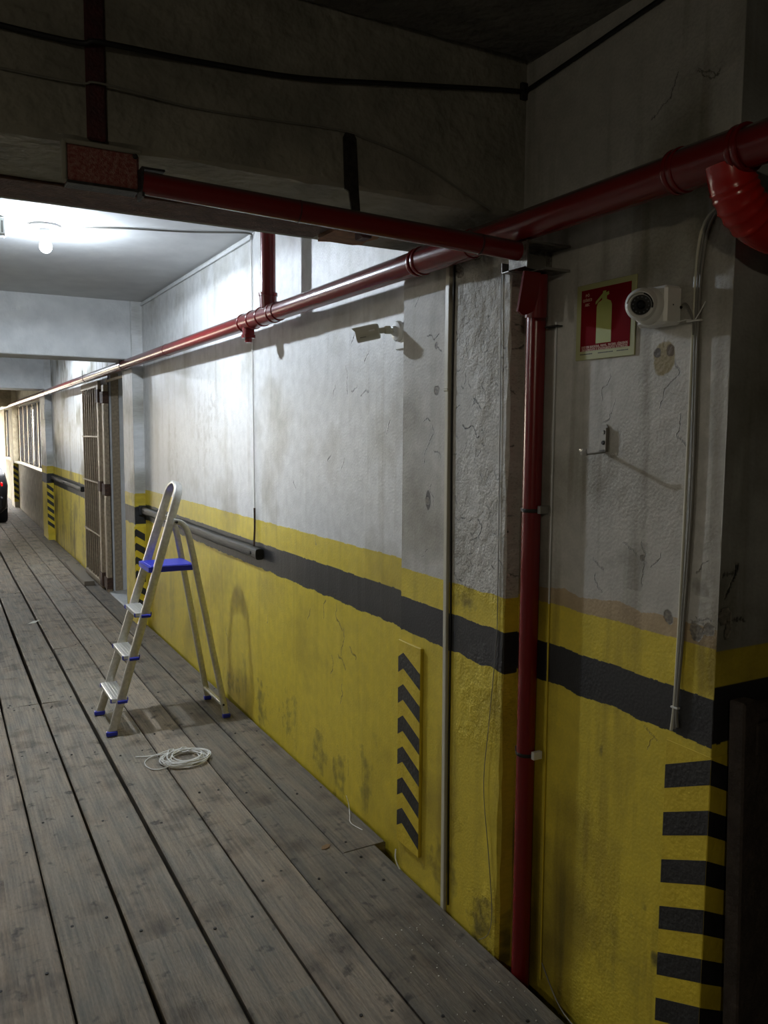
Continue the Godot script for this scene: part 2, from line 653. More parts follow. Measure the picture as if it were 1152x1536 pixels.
func materials() -> void:
	var wt := wood_texture()
	for k in 4:
		var m := StandardMaterial3D.new()
		m.albedo_texture = wt[0]
		m.normal_enabled = true
		m.normal_texture = wt[1]
		m.normal_scale = 0.8
		m.roughness = 0.78
		m.albedo_color = [Color(1, 1, 1), Color(0.95, 0.95, 0.945), Color(0.98, 0.965, 0.95), Color(0.80, 0.795, 0.78)][k]
		M["wood%d" % k] = m
	M.dark_wood = rough_mat(Color(0.16, 0.13, 0.11), Color(0.26, 0.22, 0.19), 0.5, 21, 0.8)
	M.rust_wood = rough_mat(Color(0.25, 0.165, 0.13), Color(0.40, 0.28, 0.22), 0.35, 23, 0.85, 0.9)
	M.chip_wood = rough_mat(Color(0.42, 0.27, 0.16), Color(0.58, 0.40, 0.25), 0.3, 24, 0.85)
	M.concrete = rough_mat(Color(0.40, 0.395, 0.365), Color(0.54, 0.53, 0.49), 0.9, 31, 0.9, 0.7)
	M.dirty_plaster = rough_mat(Color(0.47, 0.46, 0.42), Color(0.60, 0.585, 0.535), 1.1, 33, 0.9, 0.5)
	M.soot = rough_mat(Color(0.36, 0.355, 0.34), Color(0.48, 0.475, 0.45), 1.4, 35, 0.95, 0.8)
	M.white_ceiling = rough_mat(Color(0.74, 0.745, 0.745), Color(0.80, 0.805, 0.80), 1.6, 37, 0.8, 0.04)
	M.white_paint = rough_mat(Color(0.74, 0.75, 0.75), Color(0.83, 0.835, 0.83), 1.2, 39, 0.7, 0.3)
	M.cream = rough_mat(Color(0.60, 0.56, 0.47), Color(0.74, 0.70, 0.60), 1.0, 41, 0.8, 0.4)
	M.cream_dirty = rough_mat(Color(0.47, 0.43, 0.34), Color(0.64, 0.59, 0.48), 1.3, 43, 0.85, 0.5)
	M.subfloor = flat(Color(0.14, 0.135, 0.13), 0.95)
	var red := flat(Color.WHITE, 0.24)
	red.vertex_color_use_as_albedo = true
	M.red_dusty = red
	M.red = flat(Color(0.43, 0.065, 0.07), 0.26)
	M.red_bright = flat(Color(0.66, 0.10, 0.075), 0.22)
	M.red_dark = rough_mat(Color(0.19, 0.07, 0.08), Color(0.31, 0.09, 0.10), 0.3, 45, 0.6, 0.4)
	M.red_peel = rough_mat(Color(0.45, 0.16, 0.15), Color(0.62, 0.50, 0.45), 0.12, 47, 0.7, 1.6, 0.02)
	M.steel = flat(Color(0.58, 0.57, 0.55), 0.38, 0.85)
	M.rusty_steel = rough_mat(Color(0.30, 0.29, 0.27), Color(0.62, 0.61, 0.58), 0.15, 49, 0.5, 0.5, 0.012, 0.6)
	M.dark_steel = rough_mat(Color(0.10, 0.095, 0.09), Color(0.24, 0.22, 0.20), 0.15, 51, 0.6, 0.6, 0.012, 0.4)
	M.rust = rough_mat(Color(0.20, 0.14, 0.11), Color(0.36, 0.25, 0.18), 0.15, 53, 0.8, 0.8)
	M.alu = rough_mat(Color(0.72, 0.71, 0.68), Color(0.86, 0.85, 0.82), 0.25, 55, 0.42, 0.15, 0.02, 0.75)
	M.alu_step = flat(Color(0.84, 0.84, 0.83), 0.32, 0.7)
	M.blue = flat(Color(0.13, 0.17, 0.66), 0.42)
	M.white_plastic = flat(Color(0.86, 0.86, 0.84), 0.35)
	M.cream_plastic = flat(Color(0.76, 0.75, 0.68), 0.4)
	M.white_cable = flat(Color(0.90, 0.895, 0.875), 0.45)
	M.grey_cable = flat(Color(0.45, 0.44, 0.41), 0.5)
	M.black_cable = flat(Color(0.05, 0.05, 0.055), 0.5)
	M.black_plastic = flat(Color(0.03, 0.03, 0.035), 0.3)
	M.glass_lens = flat(Color(0.01, 0.01, 0.015), 0.04)
	M.yellow = rough_mat(Color(0.74, 0.65, 0.13), Color(0.83, 0.74, 0.19), 0.5, 57, 0.55, 0.2)
	M.black_paint = rough_mat(Color(0.10, 0.10, 0.105), Color(0.17, 0.17, 0.17), 0.4, 59, 0.55, 0.3)
	M.bumper = rough_mat(Color(0.085, 0.085, 0.09), Color(0.15, 0.15, 0.15), 0.25, 61, 0.55, 0.7)
	M.gate_paint = rough_mat(Color(0.50, 0.44, 0.36), Color(0.66, 0.60, 0.50), 0.25, 63, 0.6, 0.5)
	M.glow_border = flat(Color(0.60, 0.60, 0.40), 0.55)
	M.sign_red = flat(Color(0.43, 0.035, 0.07), 0.55)
	M.sign_red.roughness = 0.85
	M.sign_red.metallic_specular = 0.2
	M.print_light = flat(Color(0.74, 0.60, 0.50), 0.5)
	M.print_dark = flat(Color(0.18, 0.16, 0.10), 0.5)
	M.stain = rough_mat(Color(0.40, 0.34, 0.20), Color(0.55, 0.48, 0.31), 0.08, 65, 0.8, 0.8)
	M.paper = flat(Color(0.86, 0.85, 0.80), 0.7)
	M.leaf = flat(Color(0.50, 0.38, 0.22), 0.7)
	M.car_paint = flat(Color(0.018, 0.019, 0.024), 0.18)
	M.car_paint.clearcoat_enabled = true
	M.car_paint.clearcoat = 0.6
	M.tire = flat(Color(0.02, 0.02, 0.02), 0.8)
	var tl := flat(Color(0.75, 0.02, 0.03), 0.2)
	tl.emission_enabled = true
	tl.emission = Color(1.0, 0.05, 0.06)
	tl.emission_energy_multiplier = 0.35
	M.tail = tl
	var pane := StandardMaterial3D.new()
	pane.transparency = BaseMaterial3D.TRANSPARENCY_ALPHA
	pane.albedo_color = Color(0.75, 0.78, 0.76, 0.15)
	pane.roughness = 0.04
	M.pane = pane
	var bulb := flat(Color(1, 1, 1), 0.3)
	bulb.emission_enabled = true
	bulb.emission = Color(0.95, 0.98, 1.0)
	bulb.emission_energy_multiplier = 6.0
	M.bulb = bulb


# ==================================================================== lamps
func ceiling_lamp(p: Vector3, energy: float, label: String, tone := Color(0.90, 0.945, 1.0)) -> void:
	var t := thing("ceiling_lamp", label, "lamp", p, "ceiling bulbs of the garage")
	lathe("base", at(Vector3.ZERO), [Vector2(0, -0.02), Vector2(0.05, -0.02), Vector2(0.072, -0.012), Vector2(0.076, 0.0)], M.white_plastic, t, 32)
	lathe("socket", at(Vector3.ZERO), [Vector2(0, -0.065), Vector2(0.024, -0.065), Vector2(0.026, -0.06), Vector2(0.029, -0.02)], M.white_plastic, t, 24)
	lathe("bulb", at(Vector3.ZERO), [Vector2(0, -0.137), Vector2(0.012, -0.135), Vector2(0.022, -0.128), Vector2(0.029, -0.116), Vector2(0.031, -0.104), Vector2(0.028, -0.090), Vector2(0.021, -0.075), Vector2(0.016, -0.064), Vector2(0, -0.064)], M.bulb, t, 24)
	var l := OmniLight3D.new()
	l.name = "bulb_light"
	l.light_color = tone
	l.light_energy = energy
	l.light_size = 0.03
	l.omni_range = 40.0
	l.omni_attenuation = 2.0
	l.shadow_enabled = true
	l.position = Vector3(0, -0.104, 0)
	l.light_energy = energy * 0.45
	t.add_child(l, true)
	# the electronics in the bulb's neck keep part of its light from the ceiling
	var d := SpotLight3D.new()
	d.name = "bulb_light_down"
	d.light_color = l.light_color
	d.light_energy = energy * 0.55
	d.light_size = 0.03
	d.spot_range = 40.0
	d.spot_attenuation = 2.0
	d.spot_angle = 89.0
	d.spot_angle_attenuation = 0.1
	d.shadow_enabled = true
	d.position = Vector3(0, -0.104, 0)
	d.rotation.x = -PI / 2
	t.add_child(d, true)


# ==================================================================== floor
func plank_mesh(x0: float, x1: float, z0: float, z1: float, sd: int) -> ArrayMesh:
	# from z0 (near) to z1 (far); a board with slightly wandering, eased edges
	var r := RandomNumberGenerator.new()
	r.seed = sd
	var s := begin()
	var n := maxi(2, int(absf(z1 - z0) / 0.45))
	var e := 0.005
	var th := 0.05
	var ou := r.randf() * 3.0
	var ov := r.randf() * 3.0
	var rows := []
	var ja := 0.0
	var jb := 0.0
	var tilt := r.randf_range(-0.0025, 0.0025)
	for i in n + 1:
		var z := lerpf(z0, z1, float(i) / n)
		ja = clampf(ja + r.randf_range(-0.0025, 0.0025), -0.003, 0.003)
		jb = clampf(jb + r.randf_range(-0.0025, 0.0025), -0.003, 0.003)
		var a := x0 + ja
		var b := x1 + jb
		var sag := r.randf_range(-0.0012, 0.0012)
		rows.append([Vector3(a, -th, z), Vector3(a, -e + tilt + sag, z), Vector3(a + e, tilt + sag, z), Vector3(b - e, -tilt + sag, z), Vector3(b, -e - tilt + sag, z), Vector3(b, -th, z)])
	for i in n:
		var p: Array = rows[i]
		var q: Array = rows[i + 1]
		for k in 5:
			s.set_smooth_group(k + 1)
			var out: Vector3 = [Vector3(-1, 0, 0), Vector3(-1, 1, 0), Vector3(0, 1, 0), Vector3(1, 1, 0), Vector3(1, 0, 0)][k]
			var uv := func(v: Vector3) -> Vector2: return Vector2(v.z / 2.4 + ou, (v.x - v.y) / 1.2 + ov)
			quad(s, p[k], p[k + 1], q[k + 1], q[k], out, uv.call(p[k]), uv.call(p[k + 1]), uv.call(q[k + 1]), uv.call(q[k]))
	s.set_smooth_group(-1)
	for e2 in [0, n]:
		var p: Array = rows[e2]
		var out := Vector3(0, 0, 1.0 if e2 == 0 else -1.0)
		quad(s, p[0], p[1], p[4], p[5], out, Vector2(ou, ov), Vector2(ou, ov + 0.04), Vector2(ou + 0.1, ov + 0.04), Vector2(ou + 0.1, ov))
		quad(s, p[1], p[2], p[3], p[4], out, Vector2(ou, ov), Vector2(ou, ov + 0.01), Vector2(ou + 0.1, ov + 0.01), Vector2(ou + 0.1, ov))
	return done(s, true)


func floor_planks() -> void:
	var f := Node3D.new()
	f.name = "floor"
	add_child(f, true)
	struct(f, "weathered grey-brown plank floor running along the yellow wall")
	box("subfloor", Vector3(-2.8, -0.36, -11.5), Vector3(10.6, 0.1, 29.2), M.subfloor, f, 0.0)
	box("slab", Vector3(-5.32, -0.05, -11.5), Vector3(5.36, 0.1, 29.2), M.soot, f, 0.0)
	box("slab", Vector3(1.3, -0.04, 0.92), Vector3(2.5, 0.08, 4.16), M.soot, f, 0.0)
	# edges of the columns of boards, and the width of the gap at each
	var ex := [0.0, -0.195, -0.388, -0.578, -0.79, -0.996, -1.196, -1.40, -1.60, -1.805, -2.01, -2.21, -2.42, -2.63]
	var gap := [0.024, 0.010, 0.006, 0.009, 0.017, 0.016, 0.012, 0.012, 0.010, 0.012, 0.010, 0.012, 0.010, 0.010]
	var joints := [
		[1.2, -2.605, -6.17, -10.1, -13.6, -17.2, -20.6, -24.0],
		[1.2, -6.18, -10.2, -14.1, -18.0, -24.0],
		[1.2, -0.9, -6.165, -10.28, -14.3, -19.0, -24.0],
		[1.2, -1.2, -6.145, -10.24, -14.0, -18.2, -24.0],
		[1.2, -0.6, -4.92, -8.5, -12.4, -16.6, -20.4, -24.0],
		[1.2, -0.7, -4.92, -8.82, -12.6, -16.2, -20.9, -24.0],
		[1.2, -0.4, -4.97, -8.7, -12.6, -16.2, -24.0],
	]
	for c in ex.size() - 1:
		var js: Array = joints[c] if c < joints.size() else [1.2, -1.0 - 0.4 * (c % 3), -5.1 - 0.3 * (c % 4), -9.2, -13.4, -17.8, -24.0]
		for k in js.size() - 1:
			var x1: float = ex[c] - gap[c] * 0.5
			var x0: float = ex[c + 1] + gap[c + 1] * 0.5
			if c == 0 and k == 0:
				x1 = -0.060
				x0 = ex[1] + 0.0005
			if c == 1 and k == 0:
				x1 = ex[1] - 0.004
			var z0: float = js[k] - (0.0 if k == 0 else 0.0025)
			var z1: float = js[k + 1] + 0.0025
			var which := rng.randi() % 3
			if c == 0 or (c == 1 and k == 0):
				which = 3
			mi("plank", plank_mesh(x0, x1, z0, z1, 100 + c * 20 + k), M["wood%d" % which], f)
	# nail heads and knots near the board ends, flush discs of dark iron
	var s := begin()
	for c in range(0, 8):
		var js: Array = joints[c] if c < joints.size() else [1.2, -5.1, -9.2]
		var spots := []
		for k in range(1, js.size()):
			if js[k] > -11.0:
				spots.append(js[k] + 0.06)
				spots.append(js[k] - 0.06)
		for m in 5:
			spots.append(-1.6 - m * 0.78 - 0.1 * (c % 3))
		for z in spots:
			for e in 2:
				var x: float = lerpf(ex[c], ex[c + 1], 0.22 + 0.55 * e) + rng.randf_range(-0.015, 0.015)
				if x > -0.08 and z > -2.7:
					continue
				lathe_to(s, at(Vector3(x, 0.0005, z + rng.randf_range(-0.02, 0.02))), [Vector2(0.0055, -0.002), Vector2(0.005, 0.0016), Vector2(0.0, 0.002)], 8)
	var nails := mi("nail_heads", done(s), M.dark_steel, f)
	nails.set_meta("kind", "stuff")


# ==================================================================== room shell
func slab_mesh(lo: Vector3, hi: Vector3, face: String) -> ArrayMesh:
	# a solid block whose painted side carries one stretch of texture: face "-x" (seen from the corridor) or "+z"
	var s := begin()
	s.set_smooth_group(-1)
	var uv := func(v: Vector3) -> Vector2:
		if face == "-x":
			return Vector2((v.z - lo.z) / (hi.z - lo.z), 1.0 - (v.y - lo.y) / (hi.y - lo.y))
		return Vector2((v.x - lo.x) / (hi.x - lo.x), 1.0 - (v.y - lo.y) / (hi.y - lo.y))
	var c := []
	for i in 8:
		c.append(Vector3(hi.x if i & 1 else lo.x, hi.y if i & 2 else lo.y, hi.z if i & 4 else lo.z))
	for q in [[0, 2, 6, 4, Vector3(-1, 0, 0)], [1, 3, 7, 5, Vector3(1, 0, 0)], [0, 1, 5, 4, Vector3(0, -1, 0)], [2, 3, 7, 6, Vector3(0, 1, 0)], [0, 1, 3, 2, Vector3(0, 0, -1)], [4, 5, 7, 6, Vector3(0, 0, 1)]]:
		quad(s, c[q[0]], c[q[1]], c[q[2]], c[q[3]], q[4], uv.call(c[q[0]]), uv.call(c[q[1]]), uv.call(c[q[2]]), uv.call(c[q[3]]))
	return done(s, true)


func shell() -> void:
	var grime := Color(0.36, 0.35, 0.31)
	var moss := Color(0.30, 0.28, 0.13)
	var r := RandomNumberGenerator.new()
	r.seed = 5
	# long corridor wall between the near and the middle pillar (z -7.03 .. -2.0)
	var z0 := -6.70
	var cr := []
	for q in [[-3.09, 1.75, 0.05, -80], [-2.99, 1.82, 0.12, -60], [-2.94, 1.72, 0.06, 10], [-2.86, 1.70, 0.08, -30], [-2.83, 1.83, 0.05, 30], [-3.13, 1.46, 0.05, -90], [-3.0, 1.45, 0.05, -85], [-2.9, 1.96, 0.07, -80],
			[-3.08, 0.83, 0.14, -65], [-3.0, 0.75, 0.14, -70], [-3.18, 0.83, 0.10, -85], [-3.06, 0.62, 0.10, -50], [-2.95, 0.68, 0.09, -60], [-3.12, 0.60, 0.10, -80], [-3.02, 0.50, 0.10, -85], [-3.35, 0.76, 0.07, -80], [-3.9, 0.62, 0.05, -85], [-4.6, 0.40, 0.08, -70], [-2.62, 1.6, 0.06, -70], [-3.55, 1.33, 0.05, -80], [-3.3, 1.10, 0.05, -70]]:
		cr.append([q[0] - z0, q[1], q[2], q[3], 0.5])
	var stn := []
	for q in [[-5.05, 1.62, 0.30, 0.28, 0.30], [-5.75, 1.35, 0.22, 0.30, 0.28], [-4.72, 1.72, 0.14, 0.25, 0.25], [-5.5, 1.95, 0.3, 0.2, 0.2], [-6.2, 1.6, 0.2, 0.5, 0.2], [-5.0, 2.25, 0.3, 0.12, 0.12]]:
		stn.append([q[0] - z0, q[1], q[2], q[3], q[4], grime])
	for q in [[-3.97, 0.12, 0.14, 0.13, 0.55], [-3.62, 0.17, 0.13, 0.14, 0.55], [-3.25, 0.12, 0.10, 0.10, 0.5], [-3.03, 0.10, 0.08, 0.12, 0.6], [-2.80, 0.16, 0.06, 0.14, 0.5], [-4.5, 0.10, 0.16, 0.10, 0.45], [-4.3, 0.20, 0.10, 0.12, 0.3], [-5.2, 0.3, 0.3, 0.25, 0.25], [-5.9, 0.3, 0.2, 0.3, 0.25], [-2.72, 0.32, 0.03, 0.10, 0.3]]:
		stn.append([q[0] - z0, q[1], q[2], q[3], q[4], moss])
	var m := paint({"len": 4.7, "high": 2.9, "y0": -0.3, "ppm": 350.0, "seed": 3, "bands": [1.093, 0.975, 0.850], "tilt": 0.012, "dirt": 0.30, "streak": 0.12, "cracks": cr, "stains": stn, "bump": 1.6, "rough": 0.5})
	struct(mi("wall_right", slab_mesh(Vector3(0, -0.3, z0), Vector3(0.2, 2.6, -2.0), "-x"), with_offset(m, 0.3, 2.9)), "white and yellow wall with a black stripe along the corridor")
	# wall with the fire sign (z -2.0 .. -1.165)
	z0 = -2.0
	cr = []
	for q in [[-1.39, 1.30, 0.06, -60], [-1.38, 1.25, 0.06, -45], [-1.45, 1.29, 0.06, 10], [-1.33, 1.28, 0.05, -80], [-1.55, 1.24, 0.05, -80], [-1.54, 1.20, 0.06, -85], [-1.23, 1.25, 0.05, 10], [-1.51, 1.70, 0.08, -95], [-1.49, 1.64, 0.08, -100], [-1.31, 1.72, 0.14, -85], [-1.29, 1.60, 0.10, -80], [-1.18, 1.15, 0.05, 180], [-1.2, 1.14, 0.04, 150], [-1.36, 0.86, 0.05, -80], [-1.33, 0.84, 0.04, -90], [-1.41, 2.27, 0.12, 28], [-1.28, 2.335, 0.08, -10], [-1.285, 2.33, 0.07, 5]]:
		cr.append([q[0] - z0, q[1], q[2], q[3], 0.34])
	stn = []
	for q in [[-1.345, 1.725, 0.034, 0.040, 0.9, Color(0.52, 0.46, 0.29)], [-1.364, 1.741, 0.012, 0.012, 0.9, Color(0.24, 0.19, 0.12)], [-1.326, 1.743, 0.012, 0.014, 0.9, Color(0.30, 0.23, 0.12)], [-1.52, 1.68, 0.016, 0.10, 0.35, Color(0.86, 0.86, 0.85)],
			[-1.58, 1.95, 0.20, 0.05, 0.25, grime], [-1.5, 1.45, 0.16, 0.12, 0.22, grime], [-1.34, 1.45, 0.03, 0.09, 0.5, Color(0.86, 0.86, 0.84)], [-1.42, 1.24, 0.10, 0.06, 0.35, grime], [-1.22, 1.22, 0.03, 0.02, 0.7, grime], [-1.21, 1.42, 0.012, 0.30, 0.35, Color(0.86, 0.85, 0.82)],
			[-1.42, 0.24, 0.10, 0.10, 0.3, moss], [-1.3, 0.3, 0.012, 0.02, 0.75, moss], [-1.34, 0.42, 0.01, 0.015, 0.75, moss], [-1.38, 0.36, 0.01, 0.02, 0.75, moss], [-1.6, 0.3, 0.08, 0.3, 0.2, moss], [-1.5, 0.75, 0.008, 0.02, 0.7, moss]]:
		stn.append([q[0] - z0, q[1], q[2], q[3], q[4], q[5]])
	m = paint({"len": 0.835, "high": 2.9, "y0": -0.3, "ppm": 560.0, "seed": 13, "bands": [1.092, 0.980, 0.872], "peach": 0.045, "dirt": 0.55, "streak": 0.35, "flake": 0.35, "cracks": cr, "stains": stn, "bump": 2.6, "rough": 0.65, "white": Color(0.70, 0.69, 0.66), "chips": [[-1.385 - z0, 1.262, 0.010], [-1.22 - z0, 1.12, 0.02], [-1.19 - z0, 1.13, 0.015], [-1.30 - z0, 1.135, 0.012]]})
	struct(mi("wall_right", slab_mesh(Vector3(0, -0.3, z0), Vector3(0.2, 2.6, -1.165), "-x"), m), "stained white and yellow wall carrying the fire extinguisher sign")
	# end of that wall, facing the near room
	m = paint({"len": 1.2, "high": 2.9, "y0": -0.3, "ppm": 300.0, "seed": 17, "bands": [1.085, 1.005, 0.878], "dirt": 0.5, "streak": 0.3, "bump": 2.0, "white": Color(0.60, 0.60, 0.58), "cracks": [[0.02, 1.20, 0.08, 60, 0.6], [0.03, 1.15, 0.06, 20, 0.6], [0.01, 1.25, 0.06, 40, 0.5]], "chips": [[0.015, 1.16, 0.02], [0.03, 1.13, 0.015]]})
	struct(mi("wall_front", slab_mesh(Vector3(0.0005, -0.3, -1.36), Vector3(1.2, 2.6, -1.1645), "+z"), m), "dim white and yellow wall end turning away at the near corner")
	struct(box("wall_front", Vector3(1.9, 1.15, -1.262), Vector3(1.4, 2.9, 0.195), M.soot, self, 0.0))
	# beyond the door
	stn = []
	for q in [[-9.9, 1.55, 0.25, 0.6, 0.35], [-11.2, 1.6, 0.5, 0.4, 0.42], [-11.8, 1.3, 0.3, 0.5, 0.35], [-12.2, 1.9, 0.25, 0.5, 0.3], [-10.6, 1.5, 0.2, 0.3, 0.4]]:
		stn.append([q[0] + 12.6, q[1], q[2], q[3], q[4], Color(0.46, 0.42, 0.35)])
	for q in [[-9.9, 0.35, 0.3, 0.35, 0.5], [-10.8, 0.4, 0.3, 0.35, 0.5], [-11.7, 0.4, 0.4, 0.4, 0.45], [-12.3, 0.4, 0.2, 0.5, 0.45], [-10.3, 0.6, 0.2, 0.3, 0.35]]:
		stn.append([q[0] + 12.6, q[1], q[2], q[3], q[4], Color(0.42, 0.36, 0.14)])
	m = paint({"len": 4.45, "high": 2.9, "y0": -0.3, "ppm": 170.0, "seed": 19, "bands": [1.06, 0.955, 0.80], "dirt": 0.7, "streak": 0.5, "stains": stn, "bump": 1.5})
	struct(mi("wall_right", slab_mesh(Vector3(0, -0.3, -12.6), Vector3(0.2, 2.6, -8.15), "-x"), m), "white and yellow wall beyond the barred gate with brown water stains")
	box_struct("wall_right", Vector3(0.1, 2.36, -7.6), Vector3(0.2, 0.48, 1.2), M.white_paint)
	# window wall: parapet, lintel and the stretch past the last window
	box_struct("wall_right", Vector3(0.1, 0.31, -17.1), Vector3(0.2, 1.22, 9.0), M.cream_dirty)
	box_struct("wall_right", Vector3(0.1, 2.33, -17.1), Vector3(0.2, 0.54, 9.0), M.cream)
	box_struct("wall_right", Vector3(0.1, 1.15, -22.9), Vector3(0.2, 2.9, 2.6), M.cream)
	# ceilings
	box_struct("ceiling", Vector3(-3.9, 2.66, -13.2), Vector3(8.4, 0.18, 21.8), M.white_ceiling)
	near_ceiling()
	# the sides nobody sees from here: left wall, back of the near room, far end with the way out
	box_struct("wall_left", Vector3(-8.1, 1.15, -10.5), Vector3(0.2, 3.1, 27.4), M.white_paint)
	box_struct("wall_back", Vector3(-2.7, 1.15, 3.1), Vector3(11.0, 3.1, 0.2), M.soot)
	box_struct("wall_right", Vector3(2.6, 1.15, 0.9), Vector3(0.2, 3.1, 4.6), M.soot)
	box_struct("wall_end", Vector3(-3.9, 2.40, -24.1), Vector3(8.4, 0.5, 0.2), M.cream)
	# ground outside, in front of the way out and below the windows
	box_struct("ground_outside", Vector3(0.0, -0.47, -32.0), Vector3(40.0, 0.1, 16.0), M.cream)
	box_struct("ground_outside", Vector3(10.2, -0.47, -10.0), Vector3(19.0, 0.1, 27.9), M.cream)


func with_offset(m: StandardMaterial3D, _a: float, _b: float) -> StandardMaterial3D:
	return m


func box_struct(called: String, c: Vector3, size: Vector3, mat: Material, bev := 0.0) -> Node3D:
	return struct(box(called, c, size, mat, self, bev))


func near_ceiling() -> void:
	# sooty slab over the near room; its edge along the beam is broken and leaves a dark crack
	var r := RandomNumberGenerator.new()
	r.seed = 9
	var s := begin()
	s.set_smooth_group(-1)
	var n := 190
	var zs := []
	var g := 0.006
	for i in n + 1:
		g = clampf(g + r.randf_range(-0.007, 0.007), 0.002, 0.026)
		zs.append(-1.865 + g)
	for i in n:
		var xa := lerpf(-8.0, 0.0, float(i) / n)
		var xb := lerpf(-8.0, 0.0, float(i + 1) / n)
		quad(s, Vector3(xa, 2.56, zs[i]), Vector3(xb, 2.56, zs[i + 1]), Vector3(xb, 2.56, 3.0), Vector3(xa, 2.56, 3.0), Vector3.DOWN)
		quad(s, Vector3(xa, 2.56, zs[i]), Vector3(xb, 2.56, zs[i + 1]), Vector3(xb, 2.60, zs[i + 1]), Vector3(xa, 2.60, zs[i]), Vector3(0, 0, -1))
	quad(s, Vector3(0, 2.56, -1.2), Vector3(2.6, 2.56, -1.2), Vector3(2.6, 2.56, 3.0), Vector3(0, 2.56, 3.0), Vector3.DOWN)
	struct(mi("ceiling", done(s), M.soot), "sooty dark concrete ceiling over the near room")
	box_struct("ceiling", Vector3(-2.7, 2.70, 0.35), Vector3(11.2, 0.2, 5.7), M.soot)


func pillar_mesh(p: float, za: float, zb: float, top: float, sd: int, rag: float) -> ArrayMesh:
	# za far, zb near edge; a shaft standing p proud of the wall, with chipped corners; u runs over the far side, front and near side
	var r := RandomNumberGenerator.new()
	r.seed = sd
	var s := begin()
	var rows := 48
	var y0 := -0.3
	var total := zb - za
	var ring := []
	var d1 := 0.0
	for j in rows + 1:
		var y := lerpf(y0, top, float(j) / rows)
		d1 = clampf(d1 + r.randf_range(-rag, rag) * 0.6, 0.0, rag)
		var b := 0.004 + absf(d1)
		ring.append([Vector3(0.05, y, za), Vector3(-p, y, za), Vector3(-p, y, zb - b), Vector3(-p + b * 0.7, y, zb), Vector3(0.05, y, zb)])
	for j in rows:
		for k in 4:
			s.set_smooth_group(k + 1)
			var out: Vector3 = [Vector3(0, 0, -1), Vector3(-1, 0, 0), Vector3(-1, 0, 1), Vector3(0, 0, 1)][k]
			var uv := func(v: Vector3) -> Vector2:
				var u := clampf((v.z - za) / total, 0.002, 0.998)
				if k == 0:
					u = 0.01 + 0.1 * (v.x + p)
				if k == 3:
					u = 0.80 + (v.x + p) * 0.6
				return Vector2(u, 1.0 - (v.y - y0) / (top - y0))
			quad(s, ring[j][k], ring[j][k + 1], ring[j + 1][k + 1], ring[j + 1][k], out, uv.call(ring[j][k]), uv.call(ring[j][k + 1]), uv.call(ring[j + 1][k + 1]), uv.call(ring[j + 1][k]))
	s.set_smooth_group(-1)
	quad(s, ring[rows][0], ring[rows][1], ring[rows][2], ring[rows][4], Vector3.UP)
	return done(s, true)


